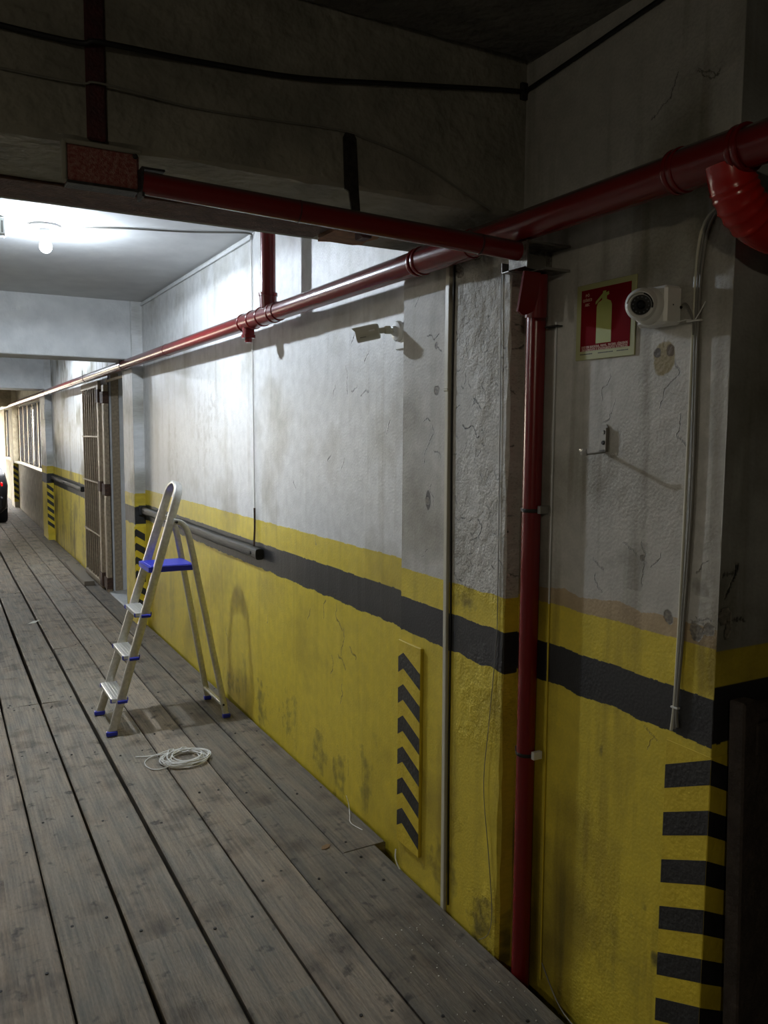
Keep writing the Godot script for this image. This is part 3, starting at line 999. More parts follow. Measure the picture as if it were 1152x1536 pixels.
func pillars_and_beams() -> void:
	var r := RandomNumberGenerator.new()
	r.seed = 41
	var cr := []
	for q in [[0.135, 1.59, 0.05, 0, 0.7], [0.19, 1.58, 0.16, -80, 0.7], [0.20, 1.50, 0.06, -60, 0.6], [0.19, 1.39, 0.10, -85, 0.6], [0.15, 1.87, 0.09, -25, 0.7], [0.22, 1.83, 0.03, -80, 0.8], [0.07, 1.97, 0.05, -10, 0.5], [0.30, 2.05, 0.14, 12, 0.9], [0.40, 2.07, 0.12, 8, 0.9], [0.13, 1.14, 0.06, 15, 0.4], [0.36, 1.58, 0.12, -20, 0.8], [0.42, 1.66, 0.06, -50, 0.7], [0.45, 1.30, 0.08, -70, 0.6], [0.33, 1.12, 0.06, -40, 0.6]]:
		cr.append(q)
	for k in 60:
		cr.append([r.randf_range(0.30, 0.56), r.randf_range(1.12, 1.95), r.randf_range(0.012, 0.04), r.randf_range(-120, 30), r.randf_range(0.25, 0.6)])
	var stn := [[0.17, 1.335, 0.016, 0.035, 0.8, Color(0.24, 0.23, 0.21)], [0.38, 1.05, 0.10, 0.04, 0.6, Color(0.36, 0.33, 0.16)], [0.28, 0.35, 0.20, 0.25, 0.25, Color(0.42, 0.36, 0.12)], [0.50, 0.05, 0.08, 0.10, 0.6, Color(0.2, 0.18, 0.10)], [0.20, 0.12, 0.2, 0.10, 0.4, Color(0.3, 0.27, 0.12)], [0.35, 2.08, 0.25, 0.05, 0.4, Color(0.36, 0.34, 0.29)]]
	var m := paint({"len": 0.59, "high": 2.455, "y0": -0.3, "ppm": 620.0, "seed": 23, "bands": [1.085, 0.985, 0.865], "dirt": 0.35, "streak": 0.15, "flake": 1.0, "flake_from": 0.29, "cracks": cr, "stains": stn, "bump": 2.6, "rough": 0.65, "white": Color(0.73, 0.725, 0.70), "chips": [[0.165, 1.335, 0.012], [0.21, 1.83, 0.010], [0.215, 1.69, 0.012], [0.33, 2.04, 0.02]]})
	struct(mi("pillar", pillar_mesh(0.05, -2.44, -1.85, 2.155, 3, 0.010), m), "flaking white and yellow pillar beside the red riser pipe")
	m = paint({"len": 0.38, "high": 2.9, "y0": -0.3, "ppm": 220.0, "seed": 27, "bands": [1.06, 0.955, 0.815], "dirt": 0.4, "streak": 0.2, "flake": 0.25, "bump": 2.0})
	struct(mi("pillar", pillar_mesh(0.085, -7.03, -6.65, 2.6, 5, 0.004), m), "white and yellow pillar between the ladder and the barred gate")
	struct(mi("pillar", pillar_mesh(0.09, -13.1, -12.5, 2.6, 6, 0.004), m), "white and yellow pillar between the gate and the first window")
	struct(mi("pillar", pillar_mesh(0.09, -18.9, -18.2, 2.6, 7, 0.004), M.cream), "far pillar between the two barred windows")
	# near beam across the corridor: chipped lower edge
	var s := begin()
	var n := 240
	var c1 := 0.0
	var rows := []
	for i in n + 1:
		var x := lerpf(-8.0, 0.02, float(i) / n)
		c1 = clampf(c1 + r.randf_range(-0.005, 0.005), 0.001, 0.014)
		var chip := c1
		if r.randf() < 0.05:
			chip += r.randf_range(0.006, 0.018)
		rows.append([Vector3(x, 2.66, -1.865), Vector3(x, 2.155 + chip, -1.865 - r.randf() * 0.001), Vector3(x, 2.155 + r.randf() * 0.002, -1.865 - chip * 1.4), Vector3(x, 2.157 + r.randf() * 0.002, -2.05), Vector3(x, 2.155, -2.40), Vector3(x, 2.66, -2.40)])
	for i in n:
		for k in 5:
			s.set_smooth_group(k + 1)
			var out: Vector3 = [Vector3(0, 0, 1), Vector3(0, -1, 1), Vector3(0, -1, 0), Vector3(0, -1, 0), Vector3(0, 0, -1)][k]
			quad(s, rows[i][k], rows[i + 1][k], rows[i + 1][k + 1], rows[i][k + 1], out)
	struct(mi("beam", done(s), M.dirty_plaster), "dark stained concrete beam across the near end of the corridor")
	# timber set into its underside, broken off near the wall
	struct(box("beam_lintel", Vector3(-4.21, 2.164, -2.275), Vector3(7.58, 0.03, 0.17), M.rust_wood, self, 0.003), "rusty brown timber strip under the near beam")
	var piece := prism("lintel_end", Transform3D(Basis(Vector3(1, 0, 0), Vector3(0, 0, -1), Vector3(0, 1, 0)), Vector3(0, 2.140, 0)), PackedVector2Array([Vector2(-0.418, 2.20), Vector2(-0.27, 2.205), Vector2(-0.262, 2.24), Vector2(-0.275, 2.29), Vector2(-0.266, 2.335), Vector2(-0.29, 2.352), Vector2(-0.37, 2.347), Vector2(-0.405, 2.36), Vector2(-0.418, 2.33)]), 0.03, M.chip_wood)
	struct(piece, "splintered orange-brown end of the timber strip")
	tag(box("red_clamp", Vector3(-0.335, 2.137, -2.19), Vector3(0.034, 0.034, 0.05), M.red_dark, self, 0.004), "small red clamp under the dark beam beside the splintered timber end", "clamp")
	# white beams deeper in
	box_struct("beam", Vector3(-4.05, 2.37, -6.84), Vector3(7.93, 0.50, 0.38), M.white_paint, 0.006)
	box_struct("beam", Vector3(-4.05, 2.375, -12.8), Vector3(7.93, 0.45, 0.6), M.white_paint, 0.006)
	box_struct("beam", Vector3(-4.05, 2.33, -18.55), Vector3(7.93, 0.54, 0.7), M.cream_dirty, 0.006)


func windows() -> void:
	var k := 0
	for w in [[-18.2, -13.1, 9], [-21.6, -18.9, 5]]:
		k += 1
		var t := Node3D.new()
		t.name = "window_%d" % k
		add_child(t, true)
		struct(t, ["barred window with tall narrow panes beside the far pillar", "last barred window towards the bright far end"][k - 1])
		var length: float = w[1] - w[0]
		var mid: float = (w[0] + w[1]) * 0.5
		box("sill", Vector3(0.07, 0.935, mid), Vector3(0.30, 0.03, length), M.cream, t, 0.004)
		box("frame_rail", Vector3(0.10, 0.965, mid), Vector3(0.07, 0.04, length), M.dark_steel, t)
		box("frame_rail", Vector3(0.10, 2.04, mid), Vector3(0.07, 0.05, length), M.dark_steel, t)
		var n: int = w[2]
		for i in n + 1:
			var z: float = lerpf(w[0] + 0.03, w[1] - 0.03, float(i) / n)
			box("mullion", Vector3(0.09, 1.5, z), Vector3(0.10, 1.04, 0.055), M.dark_steel, t)
		for i in n:
			var za: float = lerpf(w[0], w[1], (i + 0.5) / n)
			var turn: float = [0.0, 0.05, -0.10, 0.02, 0.12, -0.03, 0.06, 0.0, -0.08][i % 9]
			box("pane", Vector3(0.085, 1.5, za), Vector3(0.005, 1.02, length / n - 0.07), M.pane, t, 0.0, Basis(Vector3.UP, turn))
		for i in n * 2:
			var z: float = lerpf(w[0], w[1], (i + 0.5) / (n * 2))
			tube("bar", [Vector3(0.03, 0.96, z), Vector3(0.03, 2.03, z)], 0.009, M.gate_paint if i % 3 == 0 else M.dark_steel, t, 8)


func doorway() -> void:
	var t := Node3D.new()
	t.name = "door_1"
	add_child(t, true)
	struct(t, "open doorway in the right wall behind the barred gate")
	box("door_jamb", Vector3(0.058, 1.03, -8.155), Vector3(0.07, 2.16, 0.05), M.gate_paint, t, 0.004)
	box("reveal", Vector3(0.105, 1.03, -8.146), Vector3(0.20, 2.16, 0.008), M.white_paint, t, 0.0)
	box("door_stop", Vector3(0.010, 1.03, -8.16), Vector3(0.026, 2.16, 0.03), M.dark_steel, t, 0.002)
	box("door_jamb", Vector3(0.12, 1.03, -7.035), Vector3(0.16, 2.16, 0.012), M.white_paint, t, 0.002)
	box("head_bar", Vector3(-0.01, 2.035, -7.6), Vector3(0.02, 0.022, 1.12), M.gate_paint, t)
	box("lock_plate", Vector3(0.075, 1.86, -8.142), Vector3(0.03, 0.07, 0.012), M.dark_steel, t)
	box("threshold", Vector3(0.08, -0.005, -7.6), Vector3(0.24, 0.03, 1.12), M.white_paint, t, 0.006)
	# the room behind
	box_struct("wall_inner", Vector3(0.80, 1.1, -8.22), Vector3(1.4, 2.6, 0.08), M.white_paint)
	box_struct("wall_inner", Vector3(1.5, 1.1, -7.6), Vector3(0.1, 2.6, 1.36), M.white_paint)
	box_struct("wall_inner", Vector3(0.85, 1.1, -6.97), Vector3(1.3, 2.6, 0.08), M.white_paint)
	box_struct("wall_inner", Vector3(0.85, 2.34, -7.6), Vector3(1.36, 0.1, 1.36), M.white_paint)
	box_struct("floor_inner", Vector3(0.85, -0.03, -7.6), Vector3(1.3, 0.06, 1.22), M.soot)


# ==================================================================== pipes
func dust_tint() -> Array:
	return [Color(0.150, 0.010, 0.011), Color(0.075, 0.064, 0.058)]


func ring_on(called: String, p: Vector3, axis: Vector3, r: float, w: float, mat: Material, parent: Node) -> MeshInstance3D:
	var b := Basis(Quaternion(Vector3.UP, axis.normalized()))
	return lathe(called, Transform3D(b, p), [Vector2(r - 0.006, -w * 0.5), Vector2(r - 0.001, -w * 0.5), Vector2(r, -w * 0.3), Vector2(r, w * 0.3), Vector2(r - 0.001, w * 0.5), Vector2(r - 0.006, w * 0.5)], mat, parent, 28)


func main_pipe() -> void:
	var t := thing("drain_pipe", "thick red drain pipe running the whole length of the right wall", "pipe")
	var px := -0.125
	var py := 2.082
	var pts := []
	for z in [1.5, 0.0, -1.0, -2.2, -3.4, -4.6, -6.0, -8.0, -11.0, -14.0, -17.0, -20.0, -23.9]:
		pts.append(Vector3(px, py, z))
	tube("pipe", pts, 0.038, M.red_dusty, t, 28, dust_tint())
	var zax := Vector3(0, 0, 1)
	# near tee and its sleeves
	tube("tee_sleeve", [Vector3(px, py, -1.215), Vector3(px, py, -1.045)], 0.0425, M.red_dusty, t, 28, dust_tint())
	for z in [-1.212, -1.196, -1.062, -1.048]:
		ring_on("collar", Vector3(px, py, z), zax, 0.0455, 0.010, M.red, t)
	# branch down, then round the corner: hand-bent, wrinkled elbow
	var el := []
	var rr := []
	for p in curve([Vector3(px, py - 0.015, -1.088), Vector3(px + 0.012, py - 0.055, -1.086), Vector3(px + 0.045, py - 0.098, -1.082), Vector3(px + 0.100, py - 0.124, -1.080), Vector3(px + 0.18, py - 0.132, -1.080), Vector3(px + 0.34, py - 0.134, -1.080)], 90):
		var f := el.size() / 90.0
		var wr := 0.0
		for c in [0.21, 0.26, 0.33, 0.39, 0.47]:
			wr += 0.0026 * exp(-pow((f - c) / 0.012, 2.0))
		el.append(p)
		rr.append(0.0435 + wr)
	tube("elbow", el, rr, M.red_bright, t, 28)
	# coupling beside the flaking pillar
	for z in [-2.20, -2.225]:
		ring_on("collar", Vector3(px, py, z), zax, 0.044, 0.014, M.red, t)
	tube("coupling", [Vector3(px, py, -2.195), Vector3(px, py, -1.93)], 0.0405, M.red_dusty, t, 28, dust_tint())
	# middle tee: riser to the ceiling, capped stub below
	tube("tee_sleeve", [Vector3(px, py, -3.85), Vector3(px, py, -3.40)], 0.0415, M.red_dusty, t, 28, dust_tint())
	for z in [-3.85, -3.72, -3.60, -3.46]:
		ring_on("collar", Vector3(px, py, z), zax, 0.0448, 0.014, M.red, t)
	tube("vertical_branch", [Vector3(px, py, -3.53), Vector3(px, 2.575, -3.53)], 0.034, M.red, t, 24)
	lathe("branch_socket", at(Vector3(px, py + 0.03, -3.53)), [Vector2(0.038, 0.0), Vector2(0.039, 0.05), Vector2(0.042, 0.052), Vector2(0.042, 0.066), Vector2(0.034, 0.068)], M.red, t, 24)
	lathe("stub", at(Vector3(px, py, -3.80)), [Vector2(0.0, -0.098), Vector2(0.016, -0.098), Vector2(0.018, -0.080), Vector2(0.034, -0.078), Vector2(0.034, -0.062), Vector2(0.029, -0.060), Vector2(0.029, -0.02)], M.red, t, 24)
	for z in [-5.35, -9.4, -12.0]:
		ring_on("joint", Vector3(px, py, z), zax, 0.0395, 0.006, M.red_dark, t)
	for z in [-6.75, -8.6]:
		ring_on("hanger", Vector3(px, py, z), zax, 0.041, 0.012, M.dark_steel, t)
		box("hanger_strap", Vector3(px - 0.036, py + 0.045, z), Vector3(0.003, 0.06, 0.012), M.dark_steel, t, 0.0)


func beam_pipe() -> void:
	var t := thing("beam_pipe", "slim red pipe hung along the front of the dark beam", "pipe")
	var a := Vector3(-1.05, 2.083, -1.835)
	var b := Vector3(-0.128, 2.017, -1.705)
	tube("pipe", [a, a.lerp(b, 0.3), a.lerp(b, 0.7), b], 0.0245, M.red_dusty, t, 24, dust_tint())
	ring_on("joint", a.lerp(b, 0.87), b - a, 0.0256, 0.006, M.red_dark, t)
	ring_on("joint", a.lerp(b, 0.37), b - a, 0.0252, 0.004, M.red_dark, t)
	# end cap and the angle that carries it
	box("end_bracket", Vector3(-1.052, 2.083, -1.848), Vector3(0.006, 0.062, 0.05), M.dark_steel, t, 0.001)
	box("end_bracket", Vector3(-1.03, 2.112, -1.846), Vector3(0.05, 0.005, 0.045), M.dark_steel, t, 0.001)
	# hanger strap from the beam face
	var st := thing("strap_hanger", "blackened flat strap screwed to the dark beam above the slim red pipe", "bracket")
	prism("strap", Transform3D(Basis.IDENTITY, Vector3(0, 0, -1.866)), PackedVector2Array([Vector2(-0.556, 2.150), Vector2(-0.560, 2.272), Vector2(-0.553, 2.285), Vector2(-0.533, 2.285), Vector2(-0.525, 2.272), Vector2(-0.519, 2.165), Vector2(-0.513, 2.090), Vector2(-0.536, 2.090), Vector2(-0.545, 2.145)]), 0.006, M.dark_steel, st)
	lathe("bolt", Transform3D(Basis(Vector3(1, 0, 0), PI / 2), Vector3(-0.543, 2.265, -1.860)), [Vector2(0, 0.010), Vector2(0.006, 0.009), Vector2(0.008, 0.004), Vector2(0.008, 0.0)], M.dark_steel, st, 10)


func riser_pipe() -> void:
	var t := thing("riser_pipe", "red vertical pipe standing in the corner beside the flaking pillar", "pipe")
	var c := Vector3(-0.032, 0, -1.76)
	tube("pipe", [c + Vector3(0, -0.25, 0), c + Vector3(0, 0.6, 0), c + Vector3(0, 1.2, 0), c + Vector3(0, 1.968, 0)], 0.0262, M.red, t, 28)
	tube("upper_sleeve", [Vector3(-0.062, 1.970, -1.722), Vector3(-0.058, 1.93, -1.728), Vector3(-0.052, 1.862, -1.737)], [0.0270, 0.0285, 0.0295], M.red, t, 28)
	# split piece of pipe hanging at its left
	prism("split_piece", at(Vector3(0, 0, -1.702)), PackedVector2Array([Vector2(-0.145, 1.866), Vector2(-0.128, 1.856), Vector2(-0.112, 1.861), Vector2(-0.098, 1.868), Vector2(-0.084, 1.905), Vector2(-0.074, 1.968), Vector2(-0.127, 1.968)]), 0.008, M.red, t)
	for y in [1.345, 0.655]:
		ring_on("clamp", c + Vector3(0, y, 0), Vector3.UP, 0.0285, 0.010, M.dark_steel, t)
		box("clamp_ear", c + Vector3(0.010, y + 0.004, 0.036), Vector3(0.03, 0.022, 0.012), M.white_plastic if y < 1 else M.steel, t, 0.001)
		box("clamp_ear", c + Vector3(0.004, y, -0.036), Vector3(0.02, 0.016, 0.012), M.rust, t, 0.001)
	# steel channel that ends the beam pipe at the wall
	var ch := thing("steel_channel", "open galvanised channel box fixed to the wall above the red riser pipe", "bracket")
	box("back_plate", Vector3(-0.070, 2.006, -1.741), Vector3(0.14, 0.062, 0.003), M.rusty_steel, ch, 0.0)
	box("top_plate", Vector3(-0.070, 2.0365, -1.706), Vector3(0.14, 0.003, 0.072), M.rusty_steel, ch, 0.0)
	box("bottom_plate", Vector3(-0.040, 1.9755, -1.706), Vector3(0.08, 0.003, 0.072), M.rusty_steel, ch, 0.0)
	box("end_plate", Vector3(-0.1395, 2.006, -1.706), Vector3(0.003, 0.062, 0.072), M.rusty_steel, ch, 0.0)
	box("flange", Vector3(-0.070, 2.0365, -1.669), Vector3(0.142, 0.006, 0.004), M.steel, ch, 0.0)
	box("flange", Vector3(-0.040, 1.9755, -1.669), Vector3(0.082, 0.006, 0.004), M.steel, ch, 0.0)
	box("flange", Vector3(-0.1395, 2.006, -1.669), Vector3(0.005, 0.066, 0.004), M.steel, ch, 0.0)
	box("inner_tab", Vector3(-0.066, 2.000, -1.725), Vector3(0.085, 0.036, 0.002), M.steel, ch, 0.0, Basis(Vector3.UP, 0.25))
	var ab := thing("angle_iron", "short bright angle iron under the right end of the slim red pipe", "bracket")
	box("leg", Vector3(-0.062, 1.985, -1.806), Vector3(0.085, 0.003, 0.03), M.steel, ab, 0.0)
	box("leg", Vector3(-0.062, 1.998, -1.822), Vector3(0.085, 0.026, 0.003), M.steel, ab, 0.0)


func beam_things() -> void:
	tag(box("flat_conduit", Vector3(-1.138, 2.362, -1.861), Vector3(0.040, 0.40, 0.012), M.red_dark, self, 0.004), "dark red flat conduit coming down the front of the dark beam", "conduit")
	# peeling red junction box under it, built from a slightly dented block
	var t := thing("junction_box", "peeling red junction box at the lower edge of the dark beam", "junction box", Vector3(-1.127, 2.112, -1.882))
	box("body", Vector3(0, 0, 0), Vector3(0.150, 0.076, 0.05), M.red_peel, t, 0.006)
	box("rim", Vector3(0, 0.040, 0.020), Vector3(0.160, 0.010, 0.018), M.dirty_plaster, t, 0.003)
	box("rim", Vector3(-0.078, 0, 0.020), Vector3(0.010, 0.084, 0.018), M.dirty_plaster, t, 0.003)
	box("bottom_plate", Vector3(0.0, -0.040, 0.0), Vector3(0.146, 0.006, 0.046), M.dark_steel, t, 0.001)
	lathe("screw", Transform3D(Basis(Vector3(1, 0, 0), PI / 2), Vector3(0.066, 0.030, 0.026)), [Vector2(0, 0.005), Vector2(0.005, 0.004), Vector2(0.006, 0.0)], M.dark_steel, t, 10)


# ==================================================================== ladder
func ladder() -> void:
	var t := thing("step_ladder", "aluminium step ladder with a blue platform standing open by the yellow wall", "ladder", Vector3(-0.43, 0, -4.385))
	var o := Vector3(-0.43, 0, -4.385)
	var up := Vector3(-0.335, 1.28, -4.385) - Vector3(-0.735, 0, -4.385)
	var nf := up.normalized().cross(Vector3(0, 0, 1)).normalized()
	# front frame: one tube from foot over the top to the other foot
	var pts := []
	var top := 1.28
	var lean := func(y: float) -> float: return -0.735 + y / top * 0.40
	var zhalf := func(y: float) -> float: return 0.178 - y / top * 0.082
	for y in [0.02, 0.3, 0.6, 0.9, 1.1, 1.18]:
		pts.append(Vector3(lean.call(y), y, o.z - zhalf.call(y)))
	var zr: float = zhalf.call(1.2)
	for k in 9:
		var a := PI - PI * k / 8.0
		var yy := 1.205 + sin(a) * 0.075
		pts.append(Vector3(lean.call(yy), yy, o.z + cos(a) * zr))
	for y in [1.18, 1.1, 0.9, 0.6, 0.3, 0.02]:
		pts.append(Vector3(lean.call(y), y, o.z + zhalf.call(y)))
	var loc := []
	for p in pts:
		loc.append(p - o)
	var s := begin()
	sweep_to(s, loc, [nf], 0.0215, 0.010)
	mi("front_frame", done(s), M.alu, t)
	# rear legs, bent forward at the top to the hinge
	for sg in [-1.0, 1.0]:
		var path := curve([Vector3(-0.385, 1.085, 0), Vector3(-0.345, 1.075, 0), Vector3(-0.313, 1.03, 0), Vector3(-0.285, 0.90, 0), Vector3(-0.205, 0.45, 0), Vector3(-0.128, 0.02, 0)], 28)
		var leg := []
		for p in path:
			leg.append(Vector3(p.x, p.y, sg * (0.175 - p.y * 0.045)) - Vector3(o.x, 0, 0))
		var wide := []
		for i in leg.size():
			var q: Vector3 = leg[mini(i + 1, leg.size() - 1)] - leg[maxi(i - 1, 0)]
			wide.append(q.normalized().cross(Vector3(0, 0, 1)).normalized())
		s = begin()
		sweep_to(s, leg, wide, 0.0165, 0.009)
		var lg := mi("rear_leg", done(s), M.alu, t)
		box("foot", Vector3(-0.126 - o.x, 0.012, sg * 0.175), Vector3(0.042, 0.024, 0.026), M.blue, lg, 0.004)
		lathe("rivet", Transform3D(Basis(Vector3(1, 0, 0), PI / 2), Vector3(-0.370 - o.x, 1.083, sg * 0.139)), [Vector2(0, 0.006), Vector2(0.006, 0.005), Vector2(0.008, 0.0), Vector2(0.008, -0.006), Vector2(0.0, -0.006)], M.dark_steel, lg, 12)
		lathe("rivet", Transform3D(Basis(Vector3(1, 0, 0), PI / 2), Vector3(-0.272 - o.x, 0.838, sg * 0.140)), [Vector2(0, 0.006), Vector2(0.006, 0.005), Vector2(0.008, 0.0), Vector2(0.008, -0.006), Vector2(0.0, -0.006)], M.dark_steel, lg, 12)
		lathe("rivet", Transform3D(Basis(Vector3(1, 0, 0), PI / 2), Vector3(-0.142 - o.x, 0.075, sg * 0.176)), [Vector2(0, 0.010), Vector2(0.005, 0.010), Vector2(0.007, 0.0), Vector2(0.007, -0.010), Vector2(0.0, -0.010)], M.dark_steel, lg, 12)
		box("front_foot", Vector3(lean.call(0.015) - o.x, 0.016, sg * 0.178), Vector3(0.056, 0.026, 0.028), M.blue, t, 0.005)
	box("cross_bar", Vector3(-0.142 - o.x, 0.075, 0), Vector3(0.022, 0.016, 0.345), M.alu, t, 0.003)
	# steps
	for k in 3:
		var y: float = [0.178, 0.392, 0.607][k]
		var x: float = lean.call(y) - o.x - 0.005
		var zl: float = zhalf.call(y) * 2.0 - 0.02
		var st := box("step", Vector3(x, y, 0), Vector3(0.082, 0.022, zl), M.alu_step, t, 0.003)
		for m in 5:
			box("tread_rib", Vector3(-0.030 + m * 0.015, 0.0115, 0), Vector3(0.005, 0.002, zl - 0.02), M.alu_step, st, 0.0005)
		for sg in [-1.0, 1.0]:
			box("end_cap", Vector3(0, -0.002, sg * (zl * 0.5 - 0.006)), Vector3(0.090, 0.024, 0.010), M.blue, st, 0.004)
			box("end_cap", Vector3(0.01, -0.004, sg * (zl * 0.5 + 0.026)), Vector3(0.05, 0.016, 0.012), M.blue, st, 0.003)
	# platform
	var pl := prism("platform", Transform3D(Basis(Vector3(1, 0, 0), Vector3(0, 0, -1), Vector3(0, 1, 0)), Vector3(0, 0.822, 0)), PackedVector2Array([Vector2(-0.085, -0.118), Vector2(-0.075, -0.125), Vector2(0.148, -0.130), Vector2(0.156, -0.122), Vector2(0.156, 0.122), Vector2(0.148, 0.130), Vector2(-0.075, 0.125), Vector2(-0.085, 0.118)]), 0.028, M.blue, t)
	box("platform_rim", Vector3(0.035, 0.8515, 0), Vector3(0.215, 0.004, 0.225), M.blue, pl, 0.002)


func cable_coil() -> void:
	var r := RandomNumberGenerator.new()
	r.seed = 4
	var c := Vector3(-0.478, 0, -3.735)
	var t := thing("cable_coil", "loose coil of white cable lying on the planks before the ladder", "cable", c)
	for loop in 4:
		var pts := []
		var turns := [4.0, 3.0, 2.3, 2.0][loop] as float
		var n := int(turns * 36)
		var ph := r.randf() * TAU
		var cx := r.randf_range(-0.016, 0.016)
		var cz := r.randf_range(-0.014, 0.014)
		for i in n + 1:
			var a := ph + TAU * i / 36.0
			var f := float(i) / n
			var rad := 0.092 + 0.019 * sin(a * 0.37 + loop) + 0.007 * sin(a * 2.3 + loop * 2.0)
			if loop == 3:
				rad = 0.080 + 0.02 * sin(a * 0.6)
			pts.append(Vector3(cx + cos(a) * rad, 0.004 + 0.006 * loop + 0.004 * (1.0 + sin(a * 1.7 + loop)) + 0.003 * f, cz + sin(a) * rad * 0.95))
		tube("loop", pts, 0.0028, M.white_cable, t, 7)
	# small kinks inside and the free end
	for k in 2:
		var kk := []
		for i in 25:
			var a := TAU * i / 24.0
			kk.append(Vector3(-0.035 + 0.06 * k + cos(a) * 0.028, 0.022 + 0.006 * sin(a * 2.0), -0.075 + sin(a) * 0.022))
		tube("loop", kk, 0.0028, M.white_cable, t, 7)
	tube("free_end", curve([Vector3(0.03, 0.022, -0.098), Vector3(-0.03, 0.020, -0.092), Vector3(-0.09, 0.014, -0.085), Vector3(-0.15, 0.008, -0.105), Vector3(-0.205, 0.004, -0.135)], 30), 0.0028, M.white_cable, t, 7)
	tube("free_end", curve([Vector3(-0.03, 0.024, -0.10), Vector3(-0.10, 0.016, -0.095), Vector3(-0.165, 0.006, -0.075), Vector3(-0.185, 0.004, -0.015), Vector3(-0.165, 0.004, 0.05), Vector3(-0.12, 0.008, 0.07), Vector3(-0.085, 0.012, 0.055)], 40), 0.0028, M.white_cable, t, 7)


# ==================================================================== hazard boards
func hazard(label: String, xf: Transform3D, w: float, h: float, n: int, peak: float, rise_l: float, drop_r: float, thick: float, first: float, period: float, band: float, curl := 0.0) -> Node3D:
	# a yellow board with black chevrons; local origin at its lower left corner
	var t := thing("hazard_board", label, "sign", xf.origin, "chevron boards on the pillars")
	var q := Transform3D(xf.basis, Vector3.ZERO)
	var s := begin()
	box_to(s, q * at(Vector3(w * 0.5, h * 0.5, thick * 0.5)), Vector3(w, h, thick), 0.0015)
	mi("board", done(s), M.yellow, t)
	for k in n:
		var y := h - first - k * period
		var p := peak * w
		var poly := PackedVector2Array()
		if p > 0.002:
			poly.append(Vector2(0.001, maxf(y - rise_l, 0.002)))
			poly.append(Vector2(0.001, maxf(y - rise_l - band, 0.0)))
			poly.append(Vector2(p, maxf(y - band, 0.001)))
		else:
			poly.append(Vector2(0.001, y - band))
		if p < w - 0.002:
			poly.append(Vector2(w - 0.001, maxf(y - drop_r - band, 0.001)))
			poly.append(Vector2(w - 0.001, maxf(y - drop_r, 0.003)))
		poly.append(Vector2(maxf(p, 0.001), y))
		prism("stripe", q * at(Vector3(0, 0, thick)), poly, 0.0006, M.black_paint, t)
	return t


func hazard_boards() -> void:
	hazard("yellow and black chevron board on the flaking pillar by the red riser", on_wall(-2.437, 0.098, -0.05), 0.150, 0.735, 6, 0.24, 0.022, 0.048, 0.012, 0.040, 0.1125, 0.056)
	# those on the near side of the deeper pillars: right is +x there
	var near_side := func(x: float, y: float, z: float) -> Transform3D: return Transform3D(Basis.IDENTITY, Vector3(x, y, z))
	hazard("yellow and black chevron board on the pillar behind the ladder", near_side.call(-0.093, 0.10, -6.65), 0.083, 0.70, 6, 0.14, 0.015, 0.046, 0.006, 0.020, 0.112, 0.058)
	hazard("small chevron board on the pillar between gate and first window", near_side.call(-0.096, 0.10, -12.5), 0.090, 0.72, 6, 0.05, 0.0, 0.070, 0.006, 0.010, 0.105, 0.055)
	hazard("faint chevron board on the far pillar behind the black car", near_side.call(-0.096, 0.12, -18.2), 0.090, 0.78, 6, 0.05, 0.0, 0.060, 0.006, 0.030, 0.120, 0.062)
	# thin sheet folded round the near corner
	var t := thing("corner_guard", "yellow sheet with black chevrons folded round the near wall corner", "sign")
	var s := begin()
	var left := on_wall(-1.288, 0.0, 0.0)
	box_to(s, left * at(Vector3(0.062, 0.425, 0.0012)), Vector3(0.1245, 0.85, 0.0024), 0.0005)
	mi("sheet", done(s), M.yellow, t)
	s = begin()
	box_to(s, at(Vector3(0.066, 0.425, -1.1633)), Vector3(0.135, 0.85, 0.0024), 0.0005)
	mi("sheet", done(s), M.yellow, t)
	for k in 7:
		var y := 0.790 - k * 0.1155
		var b := 0.057
		var poly := PackedVector2Array()
		for v in [[0.0, y], [0.0, y - b], [0.1245, y - b + 0.056], [0.1245, y + 0.056]]:
			poly.append(Vector2(v[0], maxf(v[1], 0.001)))
		prism("stripe", left * at(Vector3(0, 0, 0.0024)), poly, 0.0006, M.black_paint, t)
		var poly2 := PackedVector2Array()
		for v in [[-0.003, y + 0.056], [-0.003, y - b + 0.056], [0.132, y - b - 0.005], [0.132, y - 0.005]]:
			poly2.append(Vector2(v[0], maxf(v[1], 0.001)))
		prism("stripe", at(Vector3(0, 0, -1.1621)), poly2, 0.0006, M.black_paint, t)


func guard_rails() -> void:
	for g in [[-6.64, -3.945, 0.930, "long black timber bumper rail along the wall behind the ladder"], [-12.45, -9.72, 0.905, "black timber bumper rail between the barred gate and the far pillar"]]:
		var t := thing("bumper_rail", g[3], "bumper rail", Vector3.ZERO, "bumper rails along the wall")
		var length: float = g[1] - g[0]
		var mid: float = (g[0] + g[1]) * 0.5
		var s := begin()
		var n := 24
		var pts := []
		var r := RandomNumberGenerator.new()
		r.seed = int(-g[0] * 10)
		for i in n + 1:
			pts.append(Vector3(-0.022 + r.randf_range(-0.002, 0.002), g[2] + r.randf_range(-0.003, 0.003), lerpf(g[0], g[1], float(i) / n)))
		sweep_to(s, pts, [Vector3.UP], 0.028, 0.022)
		mi("rail", done(s), M.bumper, t)
		for f in [0.04, 0.5, 0.97]:
			lathe("bolt", Transform3D(Basis(Vector3(0, 0, 1), PI / 2), Vector3(-0.044, g[2], lerpf(g[0], g[1], f))), [Vector2(0.0, 0.006), Vector2(0.008, 0.005), Vector2(0.010, 0.0)], M.dark_steel, t, 10)
		box("end_plate", Vector3(-0.03, g[2], g[0] + 0.012), Vector3(0.058, 0.075, 0.02), M.black_paint, t, 0.003)


